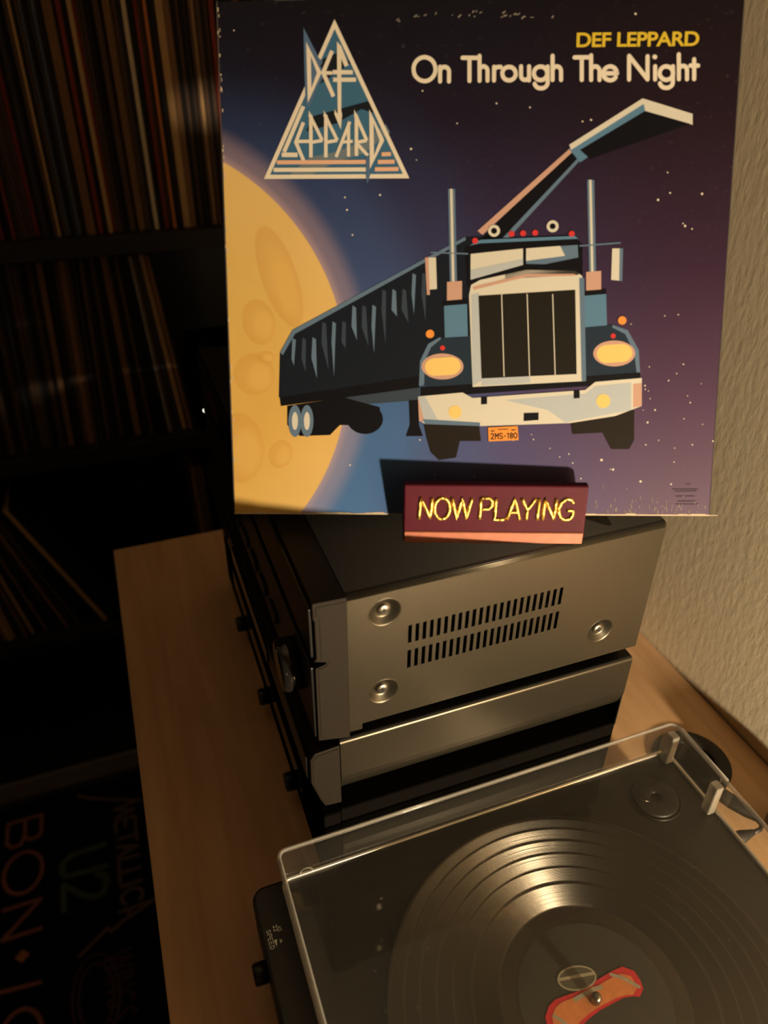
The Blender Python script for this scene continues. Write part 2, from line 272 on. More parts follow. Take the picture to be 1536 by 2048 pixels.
# ------------------------------------------------------------------ flat print on the record sleeve, in millimetres from its lower left corner: (stroke width or 0 for a filled outline, ink, layer, points)
ART = {
 'band_logo': [
  (0,'logo_blue',1,[(71.5,299.4),(27.8,213.1),(115.1,212.5)]),
  (0,'logo_dark',2,[(64,280.6),(72,283.5),(81.5,278.3),(62.1,266.5),(54.4,261.5),(55.5,265.6)]),
  (0,'logo_dark',2,[(57.4,248.2),(93.9,256.8),(97.2,248.6),(87.3,251.8),(71.8,243.8),(52.8,239.5)]),
  (0,'logo_grey',2,[(38.8,211.9),(51.2,211.8),(70.4,221.5),(88.2,226),(104.9,238.2),(102.1,242.9),(88.3,233.3),(70.4,227.3),(54.8,224.4)]),
  (0,'print_cream',3,[(71.4,302.6),(116.8,211.3),(112.8,213.9),(71.4,297.2)]),
  (0,'print_cream',3,[(116.8,211.3),(25.9,212.1),(29.9,214.5),(112.8,213.9)]),
  (0,'print_cream',3,[(25.9,212.1),(71.4,302.6),(71.4,297.2),(29.9,214.5)]),
  (0,'logo_steel',4,[(52.5,298.3),(61.6,281.2),(64,279.1),(62.3,276.6),(65.5,272.5),(59.9,263.5),(55.3,253.4),(52.9,254.9),(52.6,273.8)]),
  (0,'print_cream',5,[(54,290.3),(63.1,272.8),(60.3,272.8),(56.7,282.3)]),
  (0,'print_cream',5,[(63.1,272.8),(54.4,255.9),(56.7,264.1),(60.3,272.8)]),
  (0,'print_cream',5,[(54.4,255.9),(54,290.3),(56.7,282.3),(56.7,264.1)]),
  (0,'print_cream',5,[(72.7,290.3),(75.4,287.2),(74.9,251),(75.4,248.9),(74.5,240.2),(70.7,249),(70.8,251.9),(72.7,249)]),
  (0,'print_cream',5,[(54.8,251.5),(57.4,247.2),(55,247)]),
  (0,'print_cream',5,[(64.1,251.4),(66.7,247),(64.3,246.8)]),
  (0,'print_cream',5,[(82.8,251.7),(85.6,246.2),(83.1,245.9)]),
  (0,'print_cream',5,[(92.1,251.5),(101.3,233.6),(98.4,233.6),(94.7,243.5)]),
  (0,'print_cream',5,[(101.3,233.6),(92.3,217),(94.9,224.8),(98.4,233.6)]),
  (0,'print_cream',5,[(92.3,217),(92.1,251.5),(94.7,243.5),(94.9,224.8)]),
  (0,'logo_steel',5,[(89.5,215.3),(92.8,214.2),(90.5,208.1)]),
  (0,'logo_steel',6,[(90.1,224.9),(92,223.8),(91.9,212.8),(90,212.9)]),
  (2.4,'print_cream',5,[(69.7,285),(64.1,272.8),(70.2,259.2)]),
  (1.96,'print_cream',5,[(63.6,272.8),(69.7,272.5)]),
  (2.62,'print_cream',5,[(73.8,287.5),(78.5,276.3)]),
  (2.4,'print_cream',5,[(69.9,273),(82.2,272.7)]),
  (2.4,'print_cream',5,[(70.1,268.7),(84.1,268.5)]),
  (2.4,'print_cream',5,[(51.6,253.9),(39,227.7)]),
  (2.62,'print_cream',5,[(37.5,226.1),(47.4,225.9)]),
  (2.18,'print_cream',5,[(51.4,244.7),(46.5,233.3),(51.4,221.8)]),
  (1.96,'print_cream',5,[(46.5,233.7),(54.9,233.7)]),
  (2.18,'print_cream',5,[(56.1,248.7),(55.7,224.3)]),
  (1.96,'print_cream',5,[(55.2,249.2),(63,234.1),(55.5,233)]),
  (2.18,'print_cream',5,[(65.4,248.6),(65,224.2)]),
  (1.96,'print_cream',5,[(64.5,249.1),(72.3,234),(64.8,232.9)]),
  (1.96,'print_cream',5,[(80.1,244.7),(71.3,224.3)]),
  (1.96,'print_cream',5,[(79.3,243.7),(79.1,224.5)]),
  (1.75,'print_cream',5,[(75,232.9),(81.8,233.3)]),
  (2.18,'print_cream',5,[(84.2,248.3),(84,224.8)]),
  (1.96,'print_cream',5,[(83.5,248.8),(90.5,233.7),(83.8,232.6),(91.1,224.9)]),
  (2.4,'print_peach',5,[(34.3,221.7),(89.8,221.2)]),
  (2.4,'print_cream',5,[(32.2,217.3),(89.8,216.8)]),
  (2.4,'print_peach',5,[(97.3,221.1),(107.6,221.1)]),
  (2.4,'print_peach',5,[(95.4,216.8),(110.1,216.8)]),
  (2.4,'print_peach',5,[(99.6,225.5),(105.4,225.6)]),
 ],
 'title_lettering': [
  (0,'print_cream',1,[(264.9,278.1),(264.8,277.8),(264.8,277.5),(264.6,277.3),(264.4,277.1),(264.1,276.9),(263.8,276.8),(263.5,276.8),(263.2,276.8),(262.9,276.9),(262.6,277.1),(262.4,277.3),(262.2,277.6),(262.1,277.8),(262,278.1),(262,278.4),(262.1,278.7),(262.3,279),(262.5,279.2),(262.8,279.3),(263.1,279.4),(263.4,279.4),(263.7,279.4),(264,279.3),(264.3,279.1),(264.5,278.9),(264.7,278.7),(264.8,278.4)]),
  (2.44,'print_cream',1,[(132.5,273.7),(132.2,275.3),(131.6,276.9),(130.6,278.3),(129.3,279.4),(127.8,280.1),(126.2,280.5),(124.5,280.4),(122.9,279.9),(121.5,279),(120.4,277.8),(119.6,276.4),(119.2,274.8),(119.2,273.1),(119.6,271.4),(120.4,269.9),(121.6,268.7),(123,267.7),(124.6,267.2),(126.3,267),(127.9,267.3),(129.4,268),(130.7,269.1),(131.7,270.4),(132.3,272),(132.5,273.7)]),
  (2.44,'print_cream',1,[(135.3,266.7),(135.2,274.9)]),
  (2.44,'print_cream',1,[(135.2,272.1),(135.3,272.8),(135.5,273.4),(135.9,273.9),(136.4,274.4),(136.9,274.7),(137.6,274.8),(138.2,274.8),(138.9,274.6),(139.4,274.3),(139.9,273.9),(140.3,273.3),(140.6,272.7),(140.7,272),(140.7,266.6)]),
  (2.44,'print_cream',1,[(148.7,279.7),(157.1,279.5)]),
  (2.44,'print_cream',1,[(152.9,279.6),(153.1,266.7)]),
  (2.44,'print_cream',1,[(159.2,266.7),(158.9,280.6)]),
  (2.44,'print_cream',1,[(159.1,272.2),(159.1,272.8),(159.3,273.4),(159.6,273.9),(160.1,274.3),(160.6,274.5),(161.1,274.7),(161.7,274.7),(162.3,274.5),(162.8,274.2),(163.3,273.8),(163.6,273.3),(163.8,272.7),(163.9,272.1),(164,266.7)]),
  (2.44,'print_cream',1,[(167.9,266.7),(167.8,274.3)]),
  (2.44,'print_cream',1,[(167.8,272.5),(167.9,272.7),(168.1,273),(168.3,273.3),(168.5,273.5),(168.8,273.7),(169.1,273.9),(169.4,274),(169.8,274.1),(170.2,274.2),(170.6,274.2),(171,274.2),(171.4,274.2),(171.8,274.1)]),
  (2.44,'print_cream',1,[(180.9,270.3),(180.7,271.4),(180.2,272.4),(179.3,273.3),(178.3,273.9),(177.1,274.1),(175.9,274.1),(174.8,273.7),(173.8,273),(173.2,272.1),(172.8,271),(172.9,269.9),(173.2,268.8),(174,267.8),(174.9,267.1),(176.1,266.7),(177.3,266.6),(178.4,266.8),(179.5,267.4),(180.3,268.2),(180.8,269.2),(180.9,270.3)]),
  (2.44,'print_cream',1,[(184,274.3),(184.1,269.3),(184.1,269.1),(184.2,268.5),(184.4,268),(184.8,267.5),(185.2,267.1),(185.7,266.9),(186.3,266.7),(186.9,266.7),(187.4,266.8),(187.9,267.1),(188.4,267.5),(188.7,267.9),(188.9,268.5),(188.9,269),(188.8,274.2)]),
  (2.44,'print_cream',1,[(188.8,274.2),(189,266.4)]),
  (2.44,'print_cream',1,[(199.8,270.1),(199.6,271.2),(199.1,272.2),(198.2,273.1),(197.2,273.7),(196,273.9),(194.8,273.9),(193.7,273.5),(192.7,272.8),(192.1,271.9),(191.8,270.8),(191.8,269.7),(192.2,268.6),(192.9,267.7),(193.9,266.9),(195,266.5),(196.2,266.4),(197.4,266.6),(198.4,267.2),(199.2,268),(199.7,269),(199.8,270.1)]),
  (2.44,'print_cream',1,[(199.9,273.9),(200.2,265.1),(200.2,264.8),(200.1,264.1),(199.8,263.4),(199.3,262.8),(198.7,262.4),(198,262),(197.1,261.8),(196.2,261.8),(195.4,261.9),(194.5,262.1),(193.8,262.5),(193.2,263.1),(192.7,263.7),(192.4,264.4)]),
  (2.44,'print_cream',1,[(203.1,266.4),(202.7,279.8)]),
  (2.44,'print_cream',1,[(202.9,271.3),(203,271.9),(203.2,272.5),(203.5,273),(204,273.5),(204.5,273.7),(205.1,273.9),(205.7,273.9),(206.3,273.7),(206.9,273.4),(207.3,273),(207.7,272.4),(207.9,271.8),(208,271.2),(208.2,266.3)]),
  (2.44,'print_cream',1,[(215.8,278.7),(224.4,278.6)]),
  (2.44,'print_cream',1,[(220.1,278.6),(220.6,266.1)]),
  (2.44,'print_cream',1,[(226.2,266),(225.6,279.6)]),
  (2.44,'print_cream',1,[(226,270.9),(226,271.5),(226.2,272.1),(226.5,272.6),(227,273),(227.5,273.3),(228.1,273.5),(228.7,273.5),(229.3,273.3),(229.8,273),(230.3,272.6),(230.7,272),(230.9,271.4),(231,270.8),(231.2,265.9)]),
  (2.44,'print_cream',1,[(233.8,269.5),(241.5,269.4),(241.4,269.4),(241.2,270.5),(240.6,271.5),(239.8,272.4),(238.7,273),(237.5,273.3),(236.3,273.2),(235.2,272.8),(234.2,272.1),(233.6,271.2),(233.3,270.1),(233.3,269),(233.7,267.9),(234.4,266.9),(235.4,266.2),(236.6,265.7),(237.8,265.6),(239,265.8),(240,266.4),(240.8,267.2)]),
  (2.44,'print_cream',1,[(248.8,265.8),(248.2,278.9),(259.8,265.7),(259.1,278.5)]),
  (2.44,'print_cream',1,[(264.3,265.6),(263.9,272.9)]),
  (2.44,'print_cream',1,[(274.8,268.9),(274.5,270),(273.9,271),(273.1,271.9),(272,272.4),(270.8,272.7),(269.7,272.7),(268.6,272.3),(267.7,271.6),(267.1,270.7),(266.8,269.6),(266.8,268.5),(267.2,267.4),(268,266.5),(268.9,265.8),(270.1,265.3),(271.3,265.2),(272.4,265.5),(273.4,266),(274.2,266.8),(274.6,267.8),(274.8,268.9)]),
  (2.44,'print_cream',1,[(274.4,272.7),(274.9,264),(274.9,263.8),(274.8,263.1),(274.6,262.4),(274.1,261.8),(273.5,261.4),(272.8,261),(272,260.8),(271.1,260.8),(270.2,260.9),(269.4,261.1),(268.7,261.5),(268,262.1),(267.6,262.7),(267.3,263.4)]),
  (2.44,'print_cream',1,[(278.4,265.5),(277.5,279.2)]),
  (2.44,'print_cream',1,[(278.1,270.3),(278.1,270.9),(278.3,271.5),(278.6,272),(279,272.4),(279.5,272.7),(280.1,272.8),(280.6,272.8),(281.2,272.7),(281.8,272.4),(282.2,271.9),(282.6,271.4),(282.8,270.8),(282.9,270.2),(283.2,265.4)]),
  (2.44,'print_cream',1,[(287.4,265.4),(286.7,276.3)]),
  (2.44,'print_cream',1,[(284.6,272.9),(289.3,272.8)]),
 ],
 'truck_picture': [
  (0,'ink_dark',1,[(32,77),(33.4,105.8),(41.9,120),(151.8,176.2),(173.5,177.2),(175.5,87.9),(124.1,84.8)]),
  (0,'ink_steel',2,[(33.4,105.8),(41.9,120),(151.8,176.2),(152.4,174.4),(43.4,117.5),(35.3,104.2)]),
  (0,'ink_steel',2,[(41.7,115),(44,113.7),(42.3,97.5),(40.8,101.7)]),
  (0,'ink_fold',2,[(48.2,115.2),(50.5,113.9),(49.8,93.3),(47.3,101.9)]),
  (0,'ink_steel',2,[(54.7,115.4),(57,114.1),(57.2,89.1),(53.8,102.1)]),
  (0,'ink_fold',2,[(61.3,125),(63.6,123.8),(64.8,94.4),(60.5,111.8)]),
  (0,'ink_steel',2,[(67.8,125.2),(70,124),(68.3,90.2),(67,112.1)]),
  (0,'ink_fold',2,[(74.2,125.4),(76.5,124.2),(76,108.2),(73.4,112.3)]),
  (0,'ink_steel',2,[(80.7,135),(83,133.7),(83.4,113.4),(80,121.9)]),
  (0,'ink_fold',2,[(87.1,135.2),(89.4,133.9),(90.8,109.3),(86.4,122.1)]),
  (0,'ink_steel',2,[(93.5,135.4),(95.8,134.1),(94.4,105.1),(92.8,122.3)]),
  (0,'ink_fold',2,[(99.9,144.8),(102.2,143.6),(101.8,110.3),(99.3,131.9)]),
  (0,'ink_steel',2,[(106.3,145),(108.5,143.8),(109.2,128),(105.7,132.1)]),
  (0,'ink_fold',2,[(112.7,145.2),(114.9,144),(116.5,123.9),(112,132.3)]),
  (0,'ink_steel',2,[(119,154.6),(121.2,153.4),(120,129.1),(118.4,141.8)]),
  (0,'ink_fold',2,[(125.3,154.8),(127.5,153.6),(127.4,125),(124.7,142)]),
  (0,'ink_black',2,[(32.7,77),(124.1,90.6),(124.1,83.3),(33.2,71.5)]),
  (0,'ink_fold',2,[(75.3,76.9),(124.1,83.3),(124.1,75.2),(75.3,71.5)]),
  (0,'ink_black',2,[(37.5,71.5),(75.3,76.9),(98.1,70.5),(98.1,59.1),(71.8,59.1),(65.2,52.6),(45.3,51.9),(37.2,59.1)]),
  (0,'ink_black',2,[(100.1,63),(99.8,60.8),(98.9,58.8),(97.5,56.9),(95.6,55.4),(93.4,54.2),(90.8,53.5),(88.2,53.2),(85.6,53.5),(83.1,54.2),(80.9,55.4),(79,56.9),(77.6,58.8),(76.7,60.9),(76.5,63),(76.8,65.2),(77.7,67.2),(79.1,69.1),(81,70.6),(83.2,71.8),(85.7,72.5),(88.3,72.7),(91,72.5),(93.4,71.8),(95.7,70.6),(97.5,69.1),(98.9,67.2),(99.8,65.2)]),
  (0,'ink_steel',3,[(46.5,61.7),(46.4,59.4),(46,57.2),(45.4,55.2),(44.7,53.6),(43.9,52.3),(43,51.5),(42,51.3),(41,51.5),(40.2,52.3),(39.4,53.6),(38.7,55.2),(38.3,57.2),(38,59.4),(37.9,61.8),(38.1,64.1),(38.5,66.3),(39,68.2),(39.7,69.9),(40.6,71.1),(41.5,71.9),(42.4,72.2),(43.4,71.9),(44.3,71.1),(45.1,69.9),(45.7,68.2),(46.2,66.3),(46.5,64.1)]),
  (0,'ink_pale',4,[(44.2,61.7),(44.1,60.4),(44,59.2),(43.7,58.1),(43.4,57.2),(43,56.4),(42.5,56),(42.1,55.9),(41.7,56),(41.2,56.4),(40.9,57.2),(40.6,58.1),(40.4,59.2),(40.3,60.4),(40.2,61.8),(40.3,63.1),(40.5,64.3),(40.8,65.4),(41.1,66.3),(41.5,67),(41.9,67.5),(42.3,67.6),(42.8,67.5),(43.2,67),(43.6,66.3),(43.8,65.4),(44.1,64.3),(44.2,63.1)]),
  (0,'ink_steel',3,[(54.4,61.7),(54.3,59.4),(53.9,57.2),(53.4,55.2),(52.7,53.6),(51.8,52.3),(50.9,51.5),(49.9,51.3),(49,51.5),(48.1,52.3),(47.3,53.6),(46.7,55.2),(46.2,57.2),(45.9,59.4),(45.9,61.7),(46,64.1),(46.4,66.3),(46.9,68.2),(47.6,69.9),(48.5,71.1),(49.4,71.9),(50.3,72.1),(51.3,71.9),(52.2,71.1),(53,69.9),(53.6,68.2),(54.1,66.3),(54.4,64.1)]),
  (0,'ink_pale',4,[(52.1,61.7),(52,60.4),(51.9,59.2),(51.6,58.1),(51.3,57.1),(50.9,56.4),(50.5,56),(50,55.9),(49.6,56),(49.2,56.4),(48.8,57.1),(48.5,58.1),(48.3,59.2),(48.2,60.4),(48.2,61.7),(48.2,63.1),(48.4,64.3),(48.7,65.4),(49,66.3),(49.4,67),(49.8,67.5),(50.3,67.6),(50.7,67.5),(51.1,67),(51.5,66.3),(51.8,65.4),(52,64.3),(52.1,63)]),
  (0,'ink_black',2,[(117,75.3),(123.5,75.2),(123.6,59.1),(126.2,51.9),(115.1,51.9),(117.7,59.1)]),
  (0,'ink_black',1,[(155,168.3),(215.1,226.5),(221.3,221.2),(169.1,168.2)]),
  (0,'ink_peach',2,[(159.5,179.7),(215,227.4),(216.9,225.6),(162.6,177.3)]),
  (0,'ink_steel',2,[(170.6,170.6),(220.1,221.8),(221.4,220.4),(173.7,169.7)]),
  (0,'ink_blue',2,[(214.4,227.1),(257.5,252.9),(262.4,245.2),(221.4,219.2)]),
  (0,'ink_pale',3,[(214.4,229.4),(257.4,255.1),(258.7,252.3),(215.7,226.5)]),
  (0,'ink_pale',3,[(257.4,255.1),(287.7,245.9),(288.1,239.7),(259.3,248)]),
  (0,'ink_black',3,[(221.1,226.4),(259.3,248),(286.6,240.3),(227.4,221.1)]),
  (0,'ink_steel',3,[(140.8,204.8),(145.1,204.7),(147.2,146.6),(142.7,146.6)]),
  (0,'ink_pale',4,[(142,204.8),(143.6,204.8),(145.6,146.6),(144,146.6)]),
  (0,'ink_peach',4,[(140.8,149.1),(150.3,149.6),(150.4,138),(140.9,137.4)]),
  (0,'ink_black',5,[(138.4,137.4),(153.6,138.6),(153.6,135.5),(138.4,134.4)]),
  (0,'ink_blue',3,[(139.1,134.4),(153.6,135.5),(154.6,111.9),(140,110.1)]),
  (0,'ink_steel',3,[(226.1,209),(230.4,208.9),(234,152),(229.7,152)]),
  (0,'ink_pale',4,[(227.3,209),(228.8,209),(232.4,152),(230.9,152)]),
  (0,'ink_peach',4,[(227.7,154.4),(237,155),(237.5,143.5),(228.2,142.9)]),
  (0,'ink_black',5,[(225.7,142.9),(240.6,144),(240.7,141),(225.8,139.9)]),
  (0,'ink_blue',3,[(226.4,139.9),(240.7,141),(242.4,117.7),(228,115.9)]),
  (0,'ink_pale',4,[(126.8,164.1),(133.7,164),(134.5,144.8),(128.2,144.3)]),
  (0,'ink_pale',4,[(243.2,168.4),(249.9,168.4),(250.3,148.8),(243.4,149.5)]),
  (0,'ink_peach',5,[(126.8,164.1),(129,164.1),(130.1,141.2),(128.2,141.2)]),
  (0,'ink_steel',5,[(247.8,168.4),(249.9,168.4),(250.3,148.8),(248.4,148.8)]),
  (0,'ink_black',4,[(151.8,169.9),(161.1,174.9),(220,176.7),(224.9,170.7),(225.7,149.6),(153.8,145.6)]),
  (0,'ink_blue',5,[(154.3,170.8),(161.1,174.3),(220,176.1),(223.2,173.1),(221.6,174.3),(161.2,172.2)]),
  (0,'ink_pale',5,[(155.4,165.9),(188,168.9),(188.3,159),(155.6,150.2)]),
  (0,'ink_steel',5,[(189.9,168.9),(221.8,170.7),(222.9,158.7),(190.2,159.6)]),
  (0,'ink_pale',6,[(189.9,168.9),(211,170.2),(214.3,164.2),(190.1,161.4)]),
  (0,'ink_black',6,[(177.2,154.6),(222.7,163.2),(223.1,152.7),(177.3,150.6)]),
  (0,'ink_navy',4,[(123.4,84.2),(124.6,100.7),(129.1,110.1),(136.7,114.5),(157.4,115.6),(158,83.2)]),
  (0,'ink_navy',4,[(228.1,88.4),(226.9,120.5),(245.6,122),(255.2,118.2),(262,106.4),(264.4,91.4)]),
  (0,'ink_steel',5,[(123.4,84.2),(124,100.1),(129.1,110.8),(136.7,115.1),(137.4,113.9),(131,108.6),(127.2,100.1),(126.7,84.8)]),
  (0,'ink_steel',5,[(245.6,122),(255.1,118.8),(262.7,106.4),(264.3,92.4),(262.1,92.4),(259.9,104.9),(253.7,116.4),(245.4,120.4)]),
  (0,'ink_pale',6,[(154.8,141),(156,147.1),(161.6,150.1),(190.3,156),(220.8,155.1),(225.3,152),(230.4,87.1),(158,83.5)]),
  (0,'ink_steel',7,[(223.5,150.8),(226.6,150.8),(230.4,87.1),(227.6,87.1)]),
  (0,'ink_peach',7,[(156.9,145.9),(190.3,153.5),(220.9,153.3),(220.9,152.1),(190.4,151.7),(157.9,144)]),
  (0,'grille_ink',8,[(160.8,140.4),(221.3,143.6),(224.2,91.5),(163.7,88.9)]),
  (0,'ink_bluepale',6.5,[(155.5,156.3),(188.2,162.6),(188.3,159),(155.6,150.2)]),
  (0,'ink_bluepale',6.6,[(156.1,141),(160.8,142.5),(163.7,87.3),(158,84.1)]),
  (0,'ink_bluepale',6.6,[(163.7,88.9),(194.7,90.4),(194.8,85.9),(163.7,84.4)]),
  (0,'ink_bluepale',6.7,[(122.8,77.5),(127.4,77.5),(137.3,59.7),(127.5,60.4)]),
  (0,'ink_steel',6.8,[(125.8,63),(163.2,60.7),(163.2,58.4),(127.5,59.7)]),
  (0,'ink_peach',6,[(152,96.5),(151.7,94.7),(150.7,92.9),(149.1,91.4),(147,90.1),(144.4,89.1),(141.6,88.5),(138.6,88.3),(135.6,88.5),(132.7,89.1),(130.1,90.1),(128,91.5),(126.4,93),(125.3,94.8),(125,96.6),(125.3,98.4),(126.3,100.2),(127.9,101.7),(130,103),(132.6,104),(135.4,104.6),(138.4,104.8),(141.4,104.5),(144.3,103.9),(146.8,102.9),(149,101.6),(150.6,100.1),(151.6,98.3)]),
  (0,'lamp_ink',7,[(140.1,96.2),(140,95),(139.5,93.8),(138.7,92.7),(137.7,91.8),(136.5,91.1),(135.2,90.7),(133.7,90.6),(132.3,90.7),(130.9,91.1),(129.7,91.8),(128.7,92.7),(127.9,93.8),(127.4,95),(127.2,96.3),(127.4,97.5),(127.9,98.8),(128.6,99.8),(129.6,100.7),(130.9,101.4),(132.2,101.8),(133.6,101.9),(135.1,101.8),(136.4,101.4),(137.6,100.7),(138.7,99.8),(139.5,98.7),(139.9,97.5)]),
  (0,'lamp_ink',7,[(150.1,96.8),(149.9,95.6),(149.5,94.4),(148.7,93.3),(147.7,92.4),(146.5,91.7),(145.1,91.3),(143.7,91.2),(142.3,91.3),(140.9,91.7),(139.7,92.4),(138.7,93.3),(137.9,94.4),(137.4,95.6),(137.2,96.9),(137.4,98.1),(137.8,99.3),(138.6,100.4),(139.6,101.3),(140.8,102),(142.1,102.4),(143.6,102.5),(145,102.4),(146.4,102),(147.6,101.3),(148.6,100.4),(149.4,99.3),(149.9,98.1)]),
  (0,'lamp_ink',7,[(133.6,101.9),(143.6,102.5),(143.7,91.2),(133.7,90.6)]),
  (0,'ink_peach',6,[(260.6,104.3),(260.3,102.4),(259.5,100.7),(258,99.2),(255.9,97.9),(253.5,97),(250.7,96.4),(247.7,96.2),(244.8,96.4),(242,97),(239.4,98),(237.2,99.3),(235.6,100.8),(234.5,102.6),(234.1,104.4),(234.4,106.2),(235.3,107.9),(236.8,109.4),(238.8,110.7),(241.3,111.6),(244.1,112.2),(247,112.4),(249.9,112.2),(252.8,111.6),(255.3,110.6),(257.5,109.3),(259.1,107.8),(260.2,106.1)]),
  (0,'lamp_ink',7,[(249,104),(248.9,102.7),(248.5,101.6),(247.7,100.5),(246.8,99.6),(245.6,98.9),(244.3,98.5),(242.9,98.4),(241.5,98.5),(240.1,99),(238.9,99.6),(237.9,100.5),(237.1,101.6),(236.6,102.8),(236.4,104),(236.5,105.3),(236.9,106.5),(237.6,107.5),(238.5,108.4),(239.7,109.1),(241,109.5),(242.4,109.6),(243.8,109.5),(245.2,109.1),(246.4,108.4),(247.4,107.5),(248.2,106.4),(248.7,105.2)]),
  (0,'lamp_ink',7,[(258.7,104.6),(258.6,103.3),(258.2,102.1),(257.5,101.1),(256.5,100.2),(255.4,99.5),(254.1,99.1),(252.7,99),(251.3,99.1),(249.9,99.5),(248.7,100.2),(247.6,101.1),(246.8,102.2),(246.3,103.4),(246.1,104.6),(246.2,105.9),(246.6,107.1),(247.3,108.1),(248.3,109),(249.4,109.7),(250.7,110.1),(252.1,110.2),(253.5,110.1),(254.9,109.6),(256.1,109),(257.1,108.1),(257.9,107),(258.5,105.8)]),
  (0,'lamp_ink',7,[(242.4,109.6),(252.1,110.2),(252.7,99),(242.9,98.4)]),
  (0,'ink_black',5,[(124.7,83.2),(264.3,92.4),(264.7,86.1),(124.8,76.8)]),
  (0,'ink_pale',6,[(122.8,77.5),(151.6,80),(158.1,76.5),(230,81.4),(236.2,86.5),(265.5,88.9),(266.4,71.2),(249.8,64.8),(221.2,60.3),(163.2,58.4),(127.5,59.7),(123.6,62.3)]),
  (0,'ink_bluepale',7,[(179,75.1),(230.1,79.2),(236.3,83.9),(259,86.1),(259.8,68.6),(218,60.7),(206.5,68.7)]),
  (0,'ink_peach',7,[(122.8,77.5),(127.4,77.5),(128.1,60.7),(123.6,61.7)]),
  (0,'ink_peach',7,[(260.3,85.1),(265.6,85.7),(266.4,71.2),(261,70.2)]),
  (0,'lamp_ink',8,[(151.1,67.5),(151,66.6),(150.7,65.7),(150.2,64.9),(149.6,64.2),(148.8,63.7),(147.9,63.4),(147,63.3),(146,63.4),(145.1,63.7),(144.3,64.2),(143.6,64.9),(143.1,65.7),(142.8,66.6),(142.7,67.5),(142.8,68.4),(143.1,69.3),(143.6,70.1),(144.2,70.8),(145,71.3),(145.9,71.6),(146.9,71.7),(147.8,71.6),(148.7,71.3),(149.5,70.8),(150.2,70.1),(150.7,69.3),(151,68.4)]),
  (0,'lamp_ink',8,[(246.2,74.4),(246.1,73.4),(245.9,72.5),(245.4,71.6),(244.7,70.9),(243.9,70.4),(242.9,70),(242,69.9),(241,70),(240,70.4),(239.1,70.9),(238.4,71.6),(237.8,72.5),(237.5,73.4),(237.3,74.4),(237.4,75.4),(237.7,76.3),(238.2,77.2),(238.8,77.9),(239.7,78.4),(240.6,78.7),(241.6,78.8),(242.6,78.7),(243.5,78.4),(244.4,77.9),(245.1,77.2),(245.7,76.3),(246.1,75.4)]),
  (0,'ink_black',8,[(191.2,66.8),(200.8,67.1),(200.9,62.3),(191.3,61.6)]),
  (0,'ink_black',8,[(163.6,76.8),(167.4,77.1),(167.5,72.6),(163.6,72.3)]),
  (0,'ink_black',8,[(222.7,80.8),(226.5,81.1),(226.7,76.3),(222.9,76)]),
  (0,'ink_tyre',5,[(126.8,60.4),(162.6,59.1),(164.1,48.7),(150.4,48.7),(147.9,37.9),(136.8,36.2),(131.5,41.1),(128.2,52.6)]),
  (0,'ink_tyre',5,[(221.9,60.3),(261.8,68.6),(262.7,49.4),(259.8,43.5),(248.3,43.5),(242.3,54.2),(223.1,53.2)]),
  (0,'red_ink',7,[(159.9,173.7),(159.7,172.9),(159.2,172.3),(158.5,172),(157.6,172),(156.9,172.3),(156.4,173),(156.2,173.7),(156.3,174.5),(156.8,175.1),(157.6,175.5),(158.4,175.5),(159.2,175.1),(159.7,174.5)]),
  (0,'red_ink',7,[(182.5,177.7),(182.4,176.9),(181.9,176.3),(181.1,175.9),(180.3,175.9),(179.5,176.3),(179,176.9),(178.8,177.7),(179,178.5),(179.5,179.1),(180.2,179.4),(181,179.4),(181.8,179.1),(182.3,178.4)]),
  (0,'red_ink',7,[(189.7,177.9),(189.5,177.1),(189,176.5),(188.3,176.2),(187.4,176.2),(186.7,176.5),(186.1,177.2),(185.9,177.9),(186.1,178.7),(186.6,179.3),(187.3,179.7),(188.2,179.7),(188.9,179.3),(189.5,178.7)]),
  (0,'red_ink',7,[(197.1,178.1),(196.9,177.3),(196.4,176.7),(195.7,176.4),(194.9,176.4),(194.1,176.8),(193.6,177.4),(193.4,178.2),(193.5,178.9),(194,179.5),(194.8,179.9),(195.6,179.9),(196.3,179.5),(196.9,178.9)]),
  (0,'red_ink',7,[(219.7,177.3),(219.5,176.5),(219,175.9),(218.3,175.6),(217.5,175.6),(216.7,175.9),(216.2,176.6),(216,177.3),(216.1,178.1),(216.6,178.7),(217.3,179.1),(218.2,179),(218.9,178.7),(219.5,178.1)]),
  (0,'ink_pale',7,[(173.5,179.6),(173.3,178.4),(172.8,177.5),(172,176.7),(171,176.2),(169.8,176),(168.7,176.2),(167.6,176.7),(166.8,177.5),(166.2,178.5),(166,179.6),(166.2,180.7),(166.7,181.7),(167.5,182.5),(168.5,183),(169.7,183.2),(170.8,183),(171.9,182.5),(172.7,181.7),(173.3,180.7)]),
  (0,'ink_black',8,[(171.6,179.6),(171.5,178.8),(171,178.2),(170.2,177.8),(169.4,177.8),(168.6,178.2),(168.1,178.8),(167.9,179.6),(168.1,180.4),(168.6,181),(169.3,181.3),(170.1,181.3),(170.9,181),(171.4,180.3)]),
  (0,'ink_pale',7,[(209.6,181.9),(209.5,180.8),(209,179.8),(208.2,179),(207.2,178.5),(206.1,178.3),(204.9,178.5),(203.8,179),(203,179.8),(202.4,180.8),(202.2,181.9),(202.4,183),(202.9,184),(203.7,184.8),(204.7,185.3),(205.8,185.5),(207,185.3),(208,184.8),(208.9,184),(209.4,183)]),
  (0,'ink_black',8,[(207.8,181.9),(207.6,181.1),(207.1,180.5),(206.4,180.2),(205.6,180.2),(204.8,180.5),(204.3,181.1),(204.1,181.9),(204.2,182.7),(204.7,183.3),(205.5,183.6),(206.3,183.6),(207,183.3),(207.6,182.6)]),
